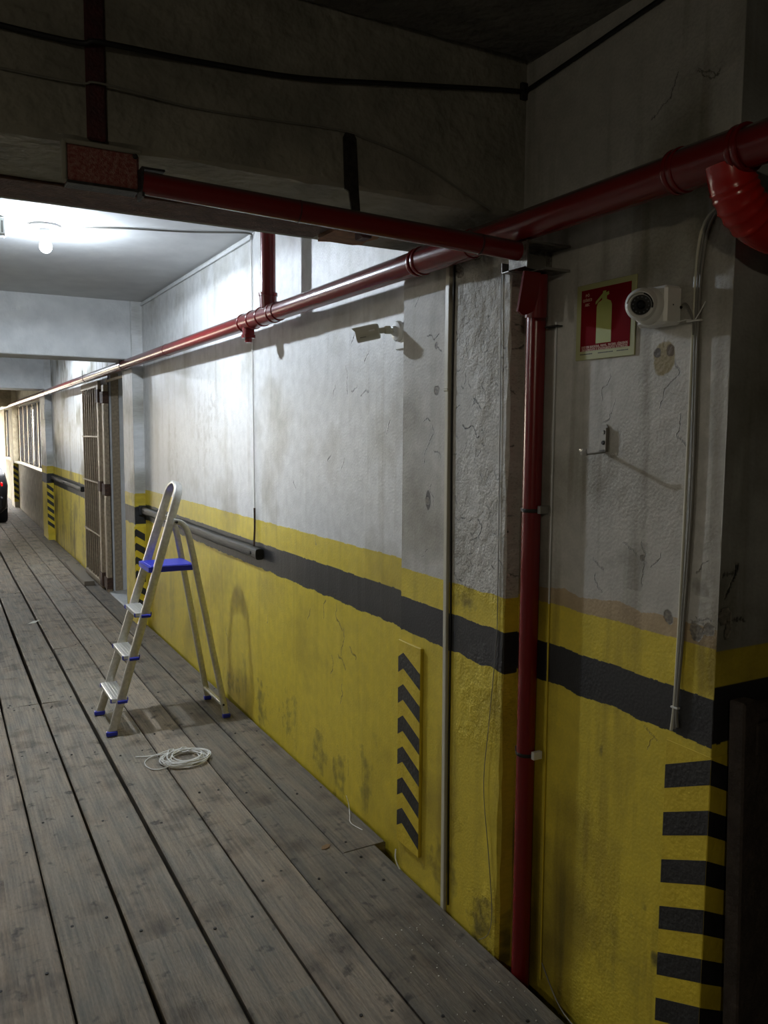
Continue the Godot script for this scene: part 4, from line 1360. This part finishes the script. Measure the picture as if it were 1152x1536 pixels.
# ==================================================================== gate
func gate() -> void:
	var t := thing("barred_gate", "tall beige barred sliding gate leaf standing before the wall beyond the ladder", "gate", Vector3(-0.045, 0, -8.9))
	var z0 := -9.40 + 8.9
	var z1 := -8.36 + 8.9
	box("top_rail", Vector3(0, 2.02, (z0 + z1) * 0.5), Vector3(0.03, 0.065, z1 - z0), M.gate_paint, t, 0.003)
	box("bottom_rail", Vector3(0, 0.035, (z0 + z1) * 0.5), Vector3(0.03, 0.06, z1 - z0), M.gate_paint, t, 0.003)
	for i in 8:
		var z := lerpf(z0 + 0.03, z1 - 0.10, i / 7.0)
		tube("bar", [Vector3(0, 0.05, z), Vector3(0, 2.0, z)], 0.010, M.gate_paint, t, 10)
	for y in [1.505, 1.045, 0.515]:
		box("cross_bar", Vector3(-0.013, y, (z0 + z1) * 0.5), Vector3(0.008, 0.016, z1 - z0), M.gate_paint, t, 0.001)
	box("back_sheet", Vector3(0.018, 1.02, (z0 + z1) * 0.5), Vector3(0.004, 1.96, z1 - z0 - 0.02), M.rust_wood, t, 0.0)
	box("stile", Vector3(0, 1.02, z1 - 0.02), Vector3(0.04, 2.0, 0.10), M.gate_paint, t, 0.003)
	box("hinge_plate", Vector3(-0.003, 1.90, z1 - 0.015), Vector3(0.045, 0.13, 0.115), M.rust, t, 0.002)
	box("lock_plate", Vector3(-0.003, 1.02, z1 - 0.005), Vector3(0.045, 0.10, 0.12), M.rust, t, 0.002)
	box("hinge_plate", Vector3(-0.003, 0.10, z1 - 0.005), Vector3(0.048, 0.13, 0.12), M.rust, t, 0.002)
	var p := thing("gate_post", "beige steel post with rusty brackets at the open edge of the barred gate", "post", Vector3(-0.03, 0, -8.16))
	box("post", Vector3(0, 1.0, 0), Vector3(0.045, 2.0, 0.10), M.gate_paint, p, 0.004)
	for y in [1.88, 1.0, 0.09]:
		box("bracket", Vector3(-0.005, y, -0.01), Vector3(0.055, 0.11, 0.16), M.rust, p, 0.002)
	tag(box("timber_block", Vector3(-0.15, 0.022, -9.30), Vector3(0.10, 0.05, 1.45), M["wood3"], self, 0.004), "dark ended timber lying on the planks at the foot of the gate", "timber")


# ==================================================================== sign
func fire_sign() -> void:
	var xf := on_wall(-1.531, 1.8355, 0.0)
	var t := thing("fire_sign", "red fire extinguisher sign with a pale green border on the wall", "sign", xf.origin)
	var q := Transform3D(xf.basis, Vector3.ZERO)
	var s := begin()
	box_to(s, q * at(Vector3(0, 0, 0.0025)), Vector3(0.203, 0.188, 0.004), 0.0008)
	mi("plate", done(s), M.glow_border, t)
	s = begin()
	box_to(s, q * at(Vector3(0.001, 0.004, 0.0048)), Vector3(0.170, 0.152, 0.0008), 0.0)
	mi("red_field", done(s), M.sign_red, t)
	# extinguisher: body, neck, valve and lever
	var body := PackedVector2Array([Vector2(-0.026, -0.060), Vector2(0.026, -0.060), Vector2(0.026, 0.030), Vector2(0.022, 0.039), Vector2(0.008, 0.045), Vector2(0.008, 0.053), Vector2(0.016, 0.056), Vector2(0.014, 0.063), Vector2(0.005, 0.061), Vector2(0.005, 0.066), Vector2(-0.005, 0.066), Vector2(-0.006, 0.061), Vector2(-0.030, 0.043), Vector2(-0.030, 0.036), Vector2(-0.008, 0.051), Vector2(-0.008, 0.045), Vector2(-0.022, 0.039), Vector2(-0.026, 0.030)])
	prism("pictogram", q * at(Vector3(-0.002, 0.004, 0.0052)), body, 0.0004, flat(Color(0.58, 0.60, 0.27), 0.5), t)
	var k := 0
	for line in [["PÓ", 0.0068, 0.013], ["QUÍMICO", 0.0068, 0.032], ["ABC", 0.0068, 0.016]]:
		text_to("lettering", line[0], line[1], q * at(Vector3(-0.062, 0.066 - k * 0.0115, 0.0052)), M.print_light, t, line[2])
		k += 1
	text_to("lettering", "USO EM MADEIRA, PAPEL, TECIDO, LÍQUIDOS", 0.0058, q * at(Vector3(0.001, -0.0625, 0.0052)), M.print_light, t, 0.158)
	text_to("lettering", "INFLAMÁVEIS E EQUIPAMENTOS ELÉTRICOS", 0.0058, q * at(Vector3(0.001, -0.0695, 0.0052)), M.print_light, t, 0.158)
	# line of print too small to read
	s = begin()
	for d in [[-0.062, 0.045], [0.004, 0.048], [0.062, 0.036]]:
		var x: float = d[0] - d[1] * 0.5
		while x < d[0] + d[1] * 0.5:
			var wd := rng.randf_range(0.0015, 0.004)
			box_to(s, q * at(Vector3(x + wd * 0.5, -0.0795, 0.0046)), Vector3(wd, 0.0026, 0.0003), 0.0)
			x += wd + 0.001
	mi("fine_print", done(s), M.print_dark, t)


# ==================================================================== cameras
func dome_camera() -> void:
	var bx := thing("camera_box", "white square plastic mounting box on the wall beside the fire sign", "box", Vector3(0, 1.838, -1.3375))
	var s := begin()
	box_to(s, at(Vector3(-0.027, 0, 0)), Vector3(0.052, 0.084, 0.086), 0.006)
	mi("body", done(s), M.white_plastic, bx)
	lathe("screw_hole", Transform3D(Basis(Vector3(1, 0, 0), PI / 2), Vector3(-0.03, 0.0, 0.0428)), [Vector2(0, 0.0006), Vector2(0.0018, 0.0006), Vector2(0.0018, 0.0)], M.black_plastic, bx, 10)
	lathe("cable_gland", Transform3D(Basis(Vector3(1, 0, 0), PI / 2), Vector3(-0.006, -0.004, 0.0428)), [Vector2(0, 0.002), Vector2(0.003, 0.002), Vector2(0.004, 0.0)], M.black_plastic, bx, 10)
	var t := thing("dome_camera", "round white dome security camera facing out from its box beside the fire sign", "camera", Vector3(-0.053, 1.838, -1.3400))
	t.scale = Vector3.ONE * 0.82
	# base disc on the box, eyeball in front of it, looking towards the near room
	var out := Basis(Quaternion(Vector3.UP, Vector3(-1, 0, 0)))
	lathe("base", Transform3D(out, Vector3.ZERO), [Vector2(0.050, 0.0), Vector2(0.050, 0.008), Vector2(0.047, 0.020), Vector2(0.040, 0.030), Vector2(0.0, 0.030)], M.white_plastic, t, 36)
	var look := Vector3(-0.78, -0.17, 0.60).normalized()
	var lb := Basis(Quaternion(Vector3.UP, look))
	var c := Vector3(-0.034, 0.002, 0.004)
	var prof := []
	for k in 13:
		var a := -PI * 0.42 + (PI * 0.42 + PI * 0.20) * k / 12.0
		prof.append(Vector2(cos(a) * 0.044, sin(a) * 0.044))
	prof.append(Vector2(0.0345, 0.0280))
	prof.append(Vector2(0.0280, 0.0295))
	prof.append(Vector2(0.0262, 0.0245))
	lathe("eyeball", Transform3D(lb, c), prof, M.white_plastic, t, 36)
	lathe("window", Transform3D(lb, c), [Vector2(0.0270, 0.0245), Vector2(0.0, 0.0252)], M.black_plastic, t, 30)
	lathe("lens", Transform3D(lb, c), [Vector2(0.0125, 0.025), Vector2(0.0125, 0.031), Vector2(0.010, 0.0325), Vector2(0.008, 0.030), Vector2(0.0, 0.0312)], M.glass_lens, t, 24)
	var led := flat(Color(0.42, 0.43, 0.45), 0.15)
	for k in 12:
		var a := TAU * k / 12.0
		lathe("infrared_led", Transform3D(lb, c + lb * Vector3(cos(a) * 0.0205, 0.0248, sin(a) * 0.0205)), [Vector2(0.0022, 0.0), Vector2(0.0018, 0.0014), Vector2(0.0, 0.002)], led, t, 8)
	# eyelid shade over the upper half of the lens ring
	var st := begin()
	var up := (Vector3.UP - look * look.y).normalized()
	var side := look.cross(up)
	var pts := []
	for k in 17:
		var a := -PI * 0.45 + PI * 0.9 * k / 16.0
		pts.append(c + look * 0.033 + (up * cos(a) + side * sin(a)) * 0.0345)
	sweep_to(st, pts, [look], 0.009, 0.0015)
	mi("eyelid", done(st), M.white_plastic, t)
	st = begin()
	pts = []
	for k in 13:
		var a := -1.85 + 1.6 * k / 12.0
		pts.append(c + look * 0.0295 + (up * cos(a) + side * sin(a)) * 0.0305)
	sweep_to(st, pts, [look], 0.0015, 0.0022)
	mi("eyelid_gap", done(st), M.black_plastic, t)


func bullet_camera() -> void:
	var t := thing("bullet_camera", "white bullet security camera on a jointed arm beside the flaking pillar", "camera", Vector3(0, 1.905, -2.545))
	var out := Basis(Quaternion(Vector3.UP, Vector3(-1, 0, 0)))
	box("back_box", Vector3(-0.004, -0.018, 0.012), Vector3(0.010, 0.075, 0.075), M.white_plastic, t, 0.003)
	lathe("base", Transform3D(out, Vector3(-0.008, 0.008, 0)), [Vector2(0.036, 0.0), Vector2(0.036, 0.010), Vector2(0.032, 0.015), Vector2(0.018, 0.019), Vector2(0.014, 0.030), Vector2(0.0, 0.031)], M.white_plastic, t, 30)
	var a := Vector3(-0.082, 0.006, -0.010)
	var ax := Vector3(-0.80, -0.20, -0.56).normalized()
	var j0 := Vector3(-0.036, 0.006, 0.0)
	var j1 := Vector3(-0.058, 0.010, 0.004)
	tube("arm", [j0, j1, a + ax * 0.004], [0.011, 0.011, 0.010], M.cream_plastic, t, 16)
	lathe("joint", at(j1 + Vector3(0, -0.014, 0)), [Vector2(0, 0), Vector2(0.011, 0), Vector2(0.012, 0.003), Vector2(0.012, 0.023), Vector2(0.011, 0.026), Vector2(0, 0.026)], M.cream_plastic, t, 18)
	var bb := Basis(Quaternion(Vector3.UP, ax))
	lathe("body", Transform3D(bb, a), [Vector2(0.0, 0.0), Vector2(0.024, 0.001), Vector2(0.0265, 0.005), Vector2(0.0265, 0.080), Vector2(0.025, 0.083), Vector2(0.0235, 0.076), Vector2(0.0, 0.076)], M.cream_plastic, t, 30)
	# sun visor: longer on top, cut slanting
	var s := begin()
	var up := (Vector3.UP - ax * ax.y).normalized()
	var side := ax.cross(up)
	s.set_smooth_group(1)
	var n := 20
	for k in n:
		var a0 := -PI * 0.55 + PI * 1.1 * k / n
		var a1 := -PI * 0.55 + PI * 1.1 * (k + 1) / n
		for lay in [0.0268, 0.0282]:
			var q := []
			for e in [[a0, 0.0], [a1, 0.0], [a1, 1.0], [a0, 1.0]]:
				var d: Vector3 = up * cos(e[0]) + side * sin(e[0])
				var reach := lerpf(0.012, 0.074 + 0.022 * maxf(cos(e[0]), 0.0), e[1])
				q.append(a + ax * reach + d * lay)
			quad(s, q[0], q[1], q[2], q[3], (up * cos((a0 + a1) * 0.5) + side * sin((a0 + a1) * 0.5)) * (1.0 if lay > 0.0275 else -1.0))
	mi("visor", done(s), M.cream_plastic, t)
	# printed line and plain label on the side that faces the near room
	var face := (Vector3(-0.47, -0.12, 0.87) - ax * ax.dot(Vector3(-0.47, -0.12, 0.87))).normalized()
	var fb := Basis(ax, face.cross(ax).normalized(), face)
	box("print_line", a + ax * 0.058 + face * 0.0283 + fb.y * 0.010, Vector3(0.022, 0.0018, 0.0008), M.print_dark, t, 0.0, fb)
	box("label_print", a + ax * 0.024 + face * 0.0272 - fb.y * 0.006, Vector3(0.020, 0.007, 0.0008), M.white_plastic, t, 0.0, fb)


func wall_hook() -> void:
	var t := thing("extinguisher_hook", "bent steel hook for an extinguisher screwed to the wall below the fire sign", "hook", Vector3(0, 1.545, -1.522))
	var xf := Transform3D(on_wall(0, 0).basis, Vector3.ZERO)
	var s := begin()
	prism_to(s, xf * at(Vector3(0, 0, 0.001)), PackedVector2Array([Vector2(-0.013, -0.034), Vector2(0.013, -0.034), Vector2(0.013, 0.026), Vector2(0.008, 0.033), Vector2(-0.008, 0.033), Vector2(-0.013, 0.026)]), 0.003, )
	mi("plate", done(s), M.steel, t)
	s = begin()
	var arm := []
	for p in [[0.0, -0.030, 0.003], [0.0, -0.036, 0.010], [0.0, -0.038, 0.03], [0.0, -0.041, 0.066]]:
		arm.append(xf * Vector3(p[0], p[1], p[2]))
	sweep_to(s, arm, [xf.basis * Vector3(1, 0, 0)], 0.012, 0.0016)
	mi("arm", done(s), M.steel, t)
	s = begin()
	sweep_to(s, [xf * Vector3(0, -0.043, 0.066), xf * Vector3(0, -0.034, 0.070), xf * Vector3(0, -0.028, 0.070)], [xf.basis * Vector3(1, 0, 0)], 0.012, 0.0016)
	mi("lip", done(s), M.steel, t)
	for y in [0.014, -0.012]:
		lathe("screw", Transform3D(Basis(Quaternion(Vector3.UP, Vector3(-1, 0, 0))), Vector3(-0.004, y, 0.0)), [Vector2(0.0055, 0.0), Vector2(0.005, 0.003), Vector2(0.0, 0.004)], M.dark_steel if y < 0 else M.rusty_steel, t, 10)
	s = begin()
	box_to(s, xf * at(Vector3(0.0135, -0.004, 0.006)), Vector3(0.002, 0.058, 0.010), 0.0004)
	mi("side_flange", done(s), M.steel, t)


# ==================================================================== cables
func cables() -> void:
	# three cables down the wall near the corner
	var t := thing("cable_bundle", "bundle of grey cables running down the wall near the corner", "cable")
	for k in 3:
		var dz := (k - 1) * 0.0085
		var pts := curve([Vector3(-0.030, 2.035, -1.150 + dz * 0.5), Vector3(-0.012, 2.032, -1.185 + dz), Vector3(-0.008, 2.005, -1.228 + dz), Vector3(-0.006, 1.94, -1.247 + dz), Vector3(-0.006, 1.80, -1.252 + dz * 0.8), Vector3(-0.006, 1.42, -1.250 + dz * 1.1 + 0.004 * (k % 2)), Vector3(-0.006, 1.10, -1.257 + dz * 0.7), Vector3(-0.007, 0.94, -1.262 + dz * 0.5), Vector3(-0.006, 0.878 + 0.006 * k, -1.264 + dz)], 60)
		tube("cable", pts, 0.0034, [M.cream_plastic, M.grey_cable, M.grey_cable][k], t, 8)
	box("cable_tie", Vector3(-0.008, 1.800, -1.254), Vector3(0.012, 0.004, 0.036), M.white_plastic, t, 0.001)
	tube("tie_end", [Vector3(-0.012, 1.800, -1.252), Vector3(-0.02, 1.803, -1.268), Vector3(-0.024, 1.800, -1.285)], 0.0014, M.white_plastic, t, 6)
	tube("tie_end", [Vector3(-0.012, 1.800, -1.250), Vector3(-0.02, 1.815, -1.230), Vector3(-0.022, 1.835, -1.215)], 0.0014, M.white_plastic, t, 6)
	box("cable_tie", Vector3(-0.008, 0.935, -1.262), Vector3(0.011, 0.004, 0.020), M.white_plastic, t, 0.001)
	tag(tube("camera_lead", curve([Vector3(-0.006, 1.838, -1.292), Vector3(-0.010, 1.840, -1.280), Vector3(-0.012, 1.830, -1.268), Vector3(-0.010, 1.805, -1.258), Vector3(-0.008, 1.77, -1.256)], 24), 0.0022, M.grey_cable, self, 7), "thin grey lead from the white mounting box to the cable bundle", "cable")
	# plastic conduit up the flaking pillar
	var c := thing("conduit", "straight pale conduit running up the front of the flaking pillar", "conduit")
	box("trunk", Vector3(-0.056, 0.84, -2.143), Vector3(0.012, 1.72, 0.019), M.cream_plastic, c, 0.002, Basis(Vector3(1, 0, 0), -0.010))
	box("trunk", Vector3(-0.056, 1.92, -2.154), Vector3(0.013, 0.47, 0.021), M.cream_plastic, c, 0.002)
	box("joint", Vector3(-0.057, 1.69, -2.153), Vector3(0.016, 0.012, 0.024), M.cream_plastic, c, 0.003)
	tag(tube("black_lead", curve([Vector3(-0.054, 2.13, -2.128), Vector3(-0.053, 1.6, -2.132), Vector3(-0.053, 1.0, -2.122), Vector3(-0.053, 0.5, -2.120), Vector3(-0.053, 0.02, -2.112)], 30), 0.0030, M.black_cable, self, 7), "thin black lead beside the pale conduit on the flaking pillar", "cable")
	# hair-thin wire hanging along the pillar's near edge
	tag(tube("thin_wire", curve([Vector3(-0.053, 2.02, -1.893), Vector3(-0.053, 1.6, -1.884), Vector3(-0.053, 1.1, -1.878), Vector3(-0.053, 0.95, -1.880), Vector3(-0.055, 0.70, -1.905), Vector3(-0.056, 0.50, -1.924), Vector3(-0.055, 0.30, -1.895), Vector3(-0.055, 0.13, -1.872), Vector3(-0.057, 0.05, -1.885), Vector3(-0.062, 0.01, -1.925)], 60), 0.0012, M.grey_cable, self, 6), "thin loose wire hanging down the near edge of the flaking pillar", "wire")
	var pw := thing("painted_wire", "straight painted over wire on the wall just right of the red riser", "wire")
	tube("upper_wire", [Vector3(-0.003, 1.85, -1.712), Vector3(-0.003, 1.5, -1.712), Vector3(-0.003, 1.09, -1.711)], 0.0026, M.white_paint, pw, 7)
	tube("lower_wire", [Vector3(-0.003, 1.09, -1.711), Vector3(-0.003, 0.5, -1.708), Vector3(-0.003, 0.0, -1.705)], 0.0026, M.yellow, pw, 7)
	tag(box("wire_nail", Vector3(-0.012, 1.838, -1.715), Vector3(0.024, 0.003, 0.05), M.dark_steel, self, 0.0005), "small dark nail holding the painted wire right of the red riser", "nail")
	# vertical drop to the bumper rail, with rust at its lower end
	var d := thing("cable_drop", "thin cable dropping down the white wall to the end of the bumper rail", "cable")
	tube("cable", curve([Vector3(-0.006, 2.56, -4.085), Vector3(-0.006, 2.0, -4.078), Vector3(-0.006, 1.4, -4.068), Vector3(-0.008, 1.06, -4.055)], 30), 0.0032, M.white_cable, d, 8)
	tube("rusty_end", curve([Vector3(-0.008, 1.16, -4.060), Vector3(-0.010, 1.05, -4.054), Vector3(-0.02, 0.93, -4.045)], 12), 0.0055, M.rust, d, 8)
	# ceiling run from the lamp to the wall
	tag(tube("ceiling_cable", curve([Vector3(-0.87, 2.563, -4.44), Vector3(-0.6, 2.564, -4.30), Vector3(-0.3, 2.563, -4.20), Vector3(-0.05, 2.563, -4.075), Vector3(-0.005, 2.555, -4.07)], 30), 0.0045, M.grey_cable, self, 8), "grey cable clipped to the white ceiling between bulb and wall", "cable")
	tag(tube("ceiling_cable", curve([Vector3(-1.02, 2.563, -4.44), Vector3(-1.08, 2.562, -4.42), Vector3(-1.14, 2.564, -4.40)], 12), 0.004, M.grey_cable, self, 8), "short cable between the glowing bulb and the white emergency light", "cable")
	tag(box("cornice_strip", Vector3(-0.008, 2.545, -5.35), Vector3(0.014, 0.018, 2.55), M.white_paint, self, 0.002), "thin white strip along the top of the white wall", "trim")
	# cables across the dark beam and on round the corner
	tag(tube("beam_cable", curve([Vector3(-2.6, 2.40, -1.858), Vector3(-1.32, 2.352, -1.858), Vector3(-1.126, 2.356, -1.843), Vector3(-0.913, 2.369, -1.858), Vector3(-0.673, 2.385, -1.858), Vector3(-0.40, 2.426, -1.857), Vector3(-0.12, 2.470, -1.857), Vector3(-0.008, 2.487, -1.861)], 60), 0.0060, M.black_cable, self, 8), "thick black cable sagging across the dark beam", "cable")
	tag(tube("beam_cable", curve([Vector3(-2.6, 2.30, -1.861), Vector3(-1.32, 2.271, -1.861), Vector3(-1.128, 2.275, -1.846), Vector3(-0.914, 2.269, -1.861), Vector3(-0.586, 2.285, -1.861), Vector3(-0.50, 2.278, -1.861), Vector3(-0.359, 2.251, -1.861), Vector3(-0.20, 2.190, -1.861), Vector3(-0.115, 2.158, -1.861)], 60), 0.0025, M.grey_cable, self, 7), "thin grey wire across the dark beam passing the strap", "wire")
	tag(tube("wall_cable", curve([Vector3(-0.008, 2.487, -1.866), Vector3(-0.006, 2.497, -1.72), Vector3(-0.006, 2.512, -1.50), Vector3(-0.006, 2.525, -1.30), Vector3(-0.006, 2.535, -1.165)], 40), 0.0060, M.black_cable, self, 8), "black cable along the top of the wall above the thick red pipe", "cable")
	tag(box("cable_clip", Vector3(-0.012, 2.487, -1.862), Vector3(0.022, 0.045, 0.012), M.dark_steel, self, 0.002), "dark clip holding the black cables in the upper corner", "clip")
	# bits of wire at the foot of the wall
	tag(tube("floor_wire", curve([Vector3(-0.030, 0.06, -2.915), Vector3(-0.026, 0.03, -2.90), Vector3(-0.045, 0.008, -2.85), Vector3(-0.070, 0.006, -2.79), Vector3(-0.055, 0.005, -2.72)], 20), 0.0016, M.white_cable, self, 6), "short curl of pale wire at the foot of the yellow wall", "wire")
	tag(tube("floor_wire", curve([Vector3(-0.058, 0.055, -2.448), Vector3(-0.066, 0.030, -2.436), Vector3(-0.066, 0.008, -2.418), Vector3(-0.058, -0.02, -2.39)], 20), 0.0030, M.white_cable, self, 7), "white wire end poking up at the foot of the flaking pillar", "wire")
	tag(tube("floor_wire", curve([Vector3(-0.012, 0.06, -1.69), Vector3(-0.025, -0.005, -1.60), Vector3(-0.040, -0.01, -1.50), Vector3(-0.030, -0.02, -1.38)], 20), 0.0020, M.grey_cable, self, 6), "grey wire lying in the dark gap beside the planks", "wire")


# ==================================================================== car
func car() -> void:
	var t := thing("car", "rear corner of a black car with a lit red tail light at the far left", "car", Vector3(-1.32, 0, -16.6))
	# stations along the car, rear at +z: [z, half width low, half width at belt, bottom, belt height, roof height or 0, roof half width]
	var st := [[2.00, 0.74, 0.72, 0.32, 0.92, 0.0, 0.0], [1.94, 0.82, 0.80, 0.22, 1.00, 0.0, 0.0], [1.70, 0.86, 0.84, 0.20, 1.02, 1.34, 0.62], [1.2, 0.87, 0.85, 0.20, 1.00, 1.47, 0.64], [0.2, 0.87, 0.85, 0.20, 0.98, 1.49, 0.65], [-0.5, 0.87, 0.85, 0.20, 0.96, 1.36, 0.62], [-1.0, 0.87, 0.84, 0.20, 0.94, 0.0, 0.0], [-1.7, 0.85, 0.80, 0.22, 0.80, 0.0, 0.0], [-2.0, 0.76, 0.70, 0.32, 0.62, 0.0, 0.0]]
	var s := begin()
	s.set_smooth_group(1)
	var rings := []
	for q in st:
		var ring := []
		var mid: float = lerpf(q[3], q[4], 0.55)
		for v in [[-0.9, q[3]], [-1.0, q[3] + 0.08], [-1.03, mid], [-0.99, q[4] - 0.06], [-0.93, q[4]], [0.93, q[4]], [0.99, q[4] - 0.06], [1.03, mid], [1.0, q[3] + 0.08], [0.9, q[3]]]:
			var hw: float = q[1] if v[1] < mid + 0.01 else q[2]
			ring.append(Vector3(v[0] * hw, v[1], q[0]))
		rings.append(ring)
	for i in st.size() - 1:
		for k in 10:
			var k2 := (k + 1) % 10
			var out: Vector3 = (rings[i][k] + rings[i][k2]) * 0.5 - Vector3(0, 0.6, st[i][0])
			quad(s, rings[i][k], rings[i][k2], rings[i + 1][k2], rings[i + 1][k], Vector3(out.x, out.y, 0))
	for e in [0, st.size() - 1]:
		for k in range(1, 9):
			tri(s, rings[e][0], rings[e][k], rings[e][k + 1], Vector3(0, 0, 1.0 if e == 0 else -1.0))
	mi("body", done(s), M.car_paint, t)
	s = begin()
	s.set_smooth_group(1)
	var cr := []
	for i in range(1, 7):
		var q: Array = st[i]
		var rh: float = q[5] if q[5] > 0.0 else q[4] - 0.01
		var rw: float = q[6] if q[6] > 0.0 else q[2] * 0.88
		cr.append([Vector3(-q[2] * 0.93, q[4] - 0.02, q[0]), Vector3(-rw, rh - 0.03, q[0]), Vector3(-rw * 0.85, rh, q[0]), Vector3(rw * 0.85, rh, q[0]), Vector3(rw, rh - 0.03, q[0]), Vector3(q[2] * 0.93, q[4] - 0.02, q[0])])
	for i in cr.size() - 1:
		for k in 5:
			quad(s, cr[i][k], cr[i][k + 1], cr[i + 1][k + 1], cr[i + 1][k], [Vector3(-1, 0.3, 0), Vector3(-1, 1, 0), Vector3(0, 1, 0), Vector3(1, 1, 0), Vector3(1, 0.3, 0)][k])
	mi("cabin", done(s), M.glass_lens, t)
	for sx in [-1.0, 1.0]:
		box("tail_light", Vector3(sx * 0.735, 0.69, 1.972), Vector3(0.11, 0.09, 0.05), M.tail, t, 0.02)
		for sz in [-1.25, 1.28]:
			var w := lathe("wheel", Transform3D(Basis(Vector3(0, 0, 1), PI / 2), Vector3(sx * 0.78, 0.31, sz)), [Vector2(0.0, -0.09), Vector2(0.20, -0.09), Vector2(0.29, -0.10), Vector2(0.31, -0.07), Vector2(0.31, 0.07), Vector2(0.29, 0.10), Vector2(0.20, 0.09), Vector2(0.0, 0.09)], M.tire, t, 32)
			lathe("rim", Transform3D(Basis(Vector3(0, 0, 1), PI / 2), Vector3(0, 0, 0)), [Vector2(0.0, -0.10), Vector2(0.19, -0.095), Vector2(0.19, 0.095), Vector2(0.0, 0.10)], M.rusty_steel, w, 24)
	box("bumper", Vector3(0, 0.40, 1.99), Vector3(1.58, 0.20, 0.10), M.black_plastic, t, 0.03)
	box("spoiler", Vector3(0, 1.13, 1.90), Vector3(1.52, 0.04, 0.22), M.car_paint, t, 0.012)


# ==================================================================== small things
func small_things() -> void:
	# emergency light beside the bulb
	var e := thing("emergency_light", "white plastic emergency light on the ceiling left of the bulb", "lamp", Vector3(-1.26, 2.57, -4.40))
	box("body", Vector3(0, -0.045, 0), Vector3(0.27, 0.09, 0.07), M.white_plastic, e, 0.008)
	for k in 5:
		box("slot", Vector3(0.115 - k * 0.022, -0.05, 0.0355), Vector3(0.008, 0.055, 0.002), M.grey_cable, e, 0.0)
	# notice on the far pillar
	tag(box("notice", Vector3(-0.092, 1.83, -12.62), Vector3(0.004, 0.20, 0.16), M.paper, self, 0.0), "small white notice on the pillar by the first window", "notice")
	# litter on the planks
	var leaf := begin()
	prism_to(leaf, Transform3D(Basis(Vector3(1, 0.1, 0).normalized(), Vector3(0, 0.12, -1).normalized(), Vector3(0, 1, 0)), Vector3.ZERO), PackedVector2Array([Vector2(-0.020, -0.006), Vector2(-0.008, -0.012), Vector2(0.010, -0.010), Vector2(0.022, 0.004), Vector2(0.010, 0.012), Vector2(-0.010, 0.010)]), 0.0015)
	var lf := mi("dry_leaf", done(leaf), M.leaf)
	lf.position = Vector3(-0.237, 0.004, -2.668)
	tag(lf, "dry brown leaf on the planks near the wall", "leaf")
	var pp := begin()
	prism_to(pp, Transform3D(Basis(Vector3(1, 0, 0), Vector3(0, 0.15, -1).normalized(), Vector3(0, 1, 0)), Vector3.ZERO), PackedVector2Array([Vector2(-0.045, -0.03), Vector2(0.012, -0.022), Vector2(0.052, 0.034), Vector2(0.0, 0.022)]), 0.002)
	var pm := mi("paper_scrap", done(pp), M.paper)
	pm.position = Vector3(-0.821, 0.004, -7.09)
	tag(pm, "white paper scrap on the planks left of the gate", "paper")
	# dust and crumbs by the riser
	var crumbs := begin()
	for k in 70:
		var x := rng.randf_range(-0.34, -0.07)
		var z := rng.randf_range(-2.1, -1.45)
		box_to(crumbs, Transform3D(Basis(Vector3.UP, rng.randf() * TAU), Vector3(x, 0.002, z)), Vector3(rng.randf_range(0.001, 0.004), 0.002, rng.randf_range(0.001, 0.004)), 0.0)
	var cm := mi("plaster_crumbs", done(crumbs), M.paper)
	tag(cm, "scattered white plaster crumbs on the planks before the red riser", "debris")
	cm.set_meta("kind", "stuff")
	# dark timber shutter leaning at the near corner
	var p := thing("timber_shutter", "dark timber shutter leaning against the wall at the near corner", "shutter", Vector3(0.30, 0.0, -1.10))
	var lean := Basis(Vector3(1, 0, 0), -0.03)
	for k in 4:
		box("board", lean * Vector3(-0.16 + k * 0.125, 0.49, 0.0), Vector3(0.118, 0.96, 0.022), M.dark_wood, p, 0.003, lean)
	for x in [-0.255, 0.30]:
		box("stile", lean * Vector3(x, 0.49, 0.006), Vector3(0.05, 0.99, 0.04), M.dark_wood, p, 0.004, lean)
	for y in [0.10, 0.90]:
		box("rail", lean * Vector3(0.02, y, 0.020), Vector3(0.52, 0.07, 0.018), M.dark_wood, p, 0.003, lean)
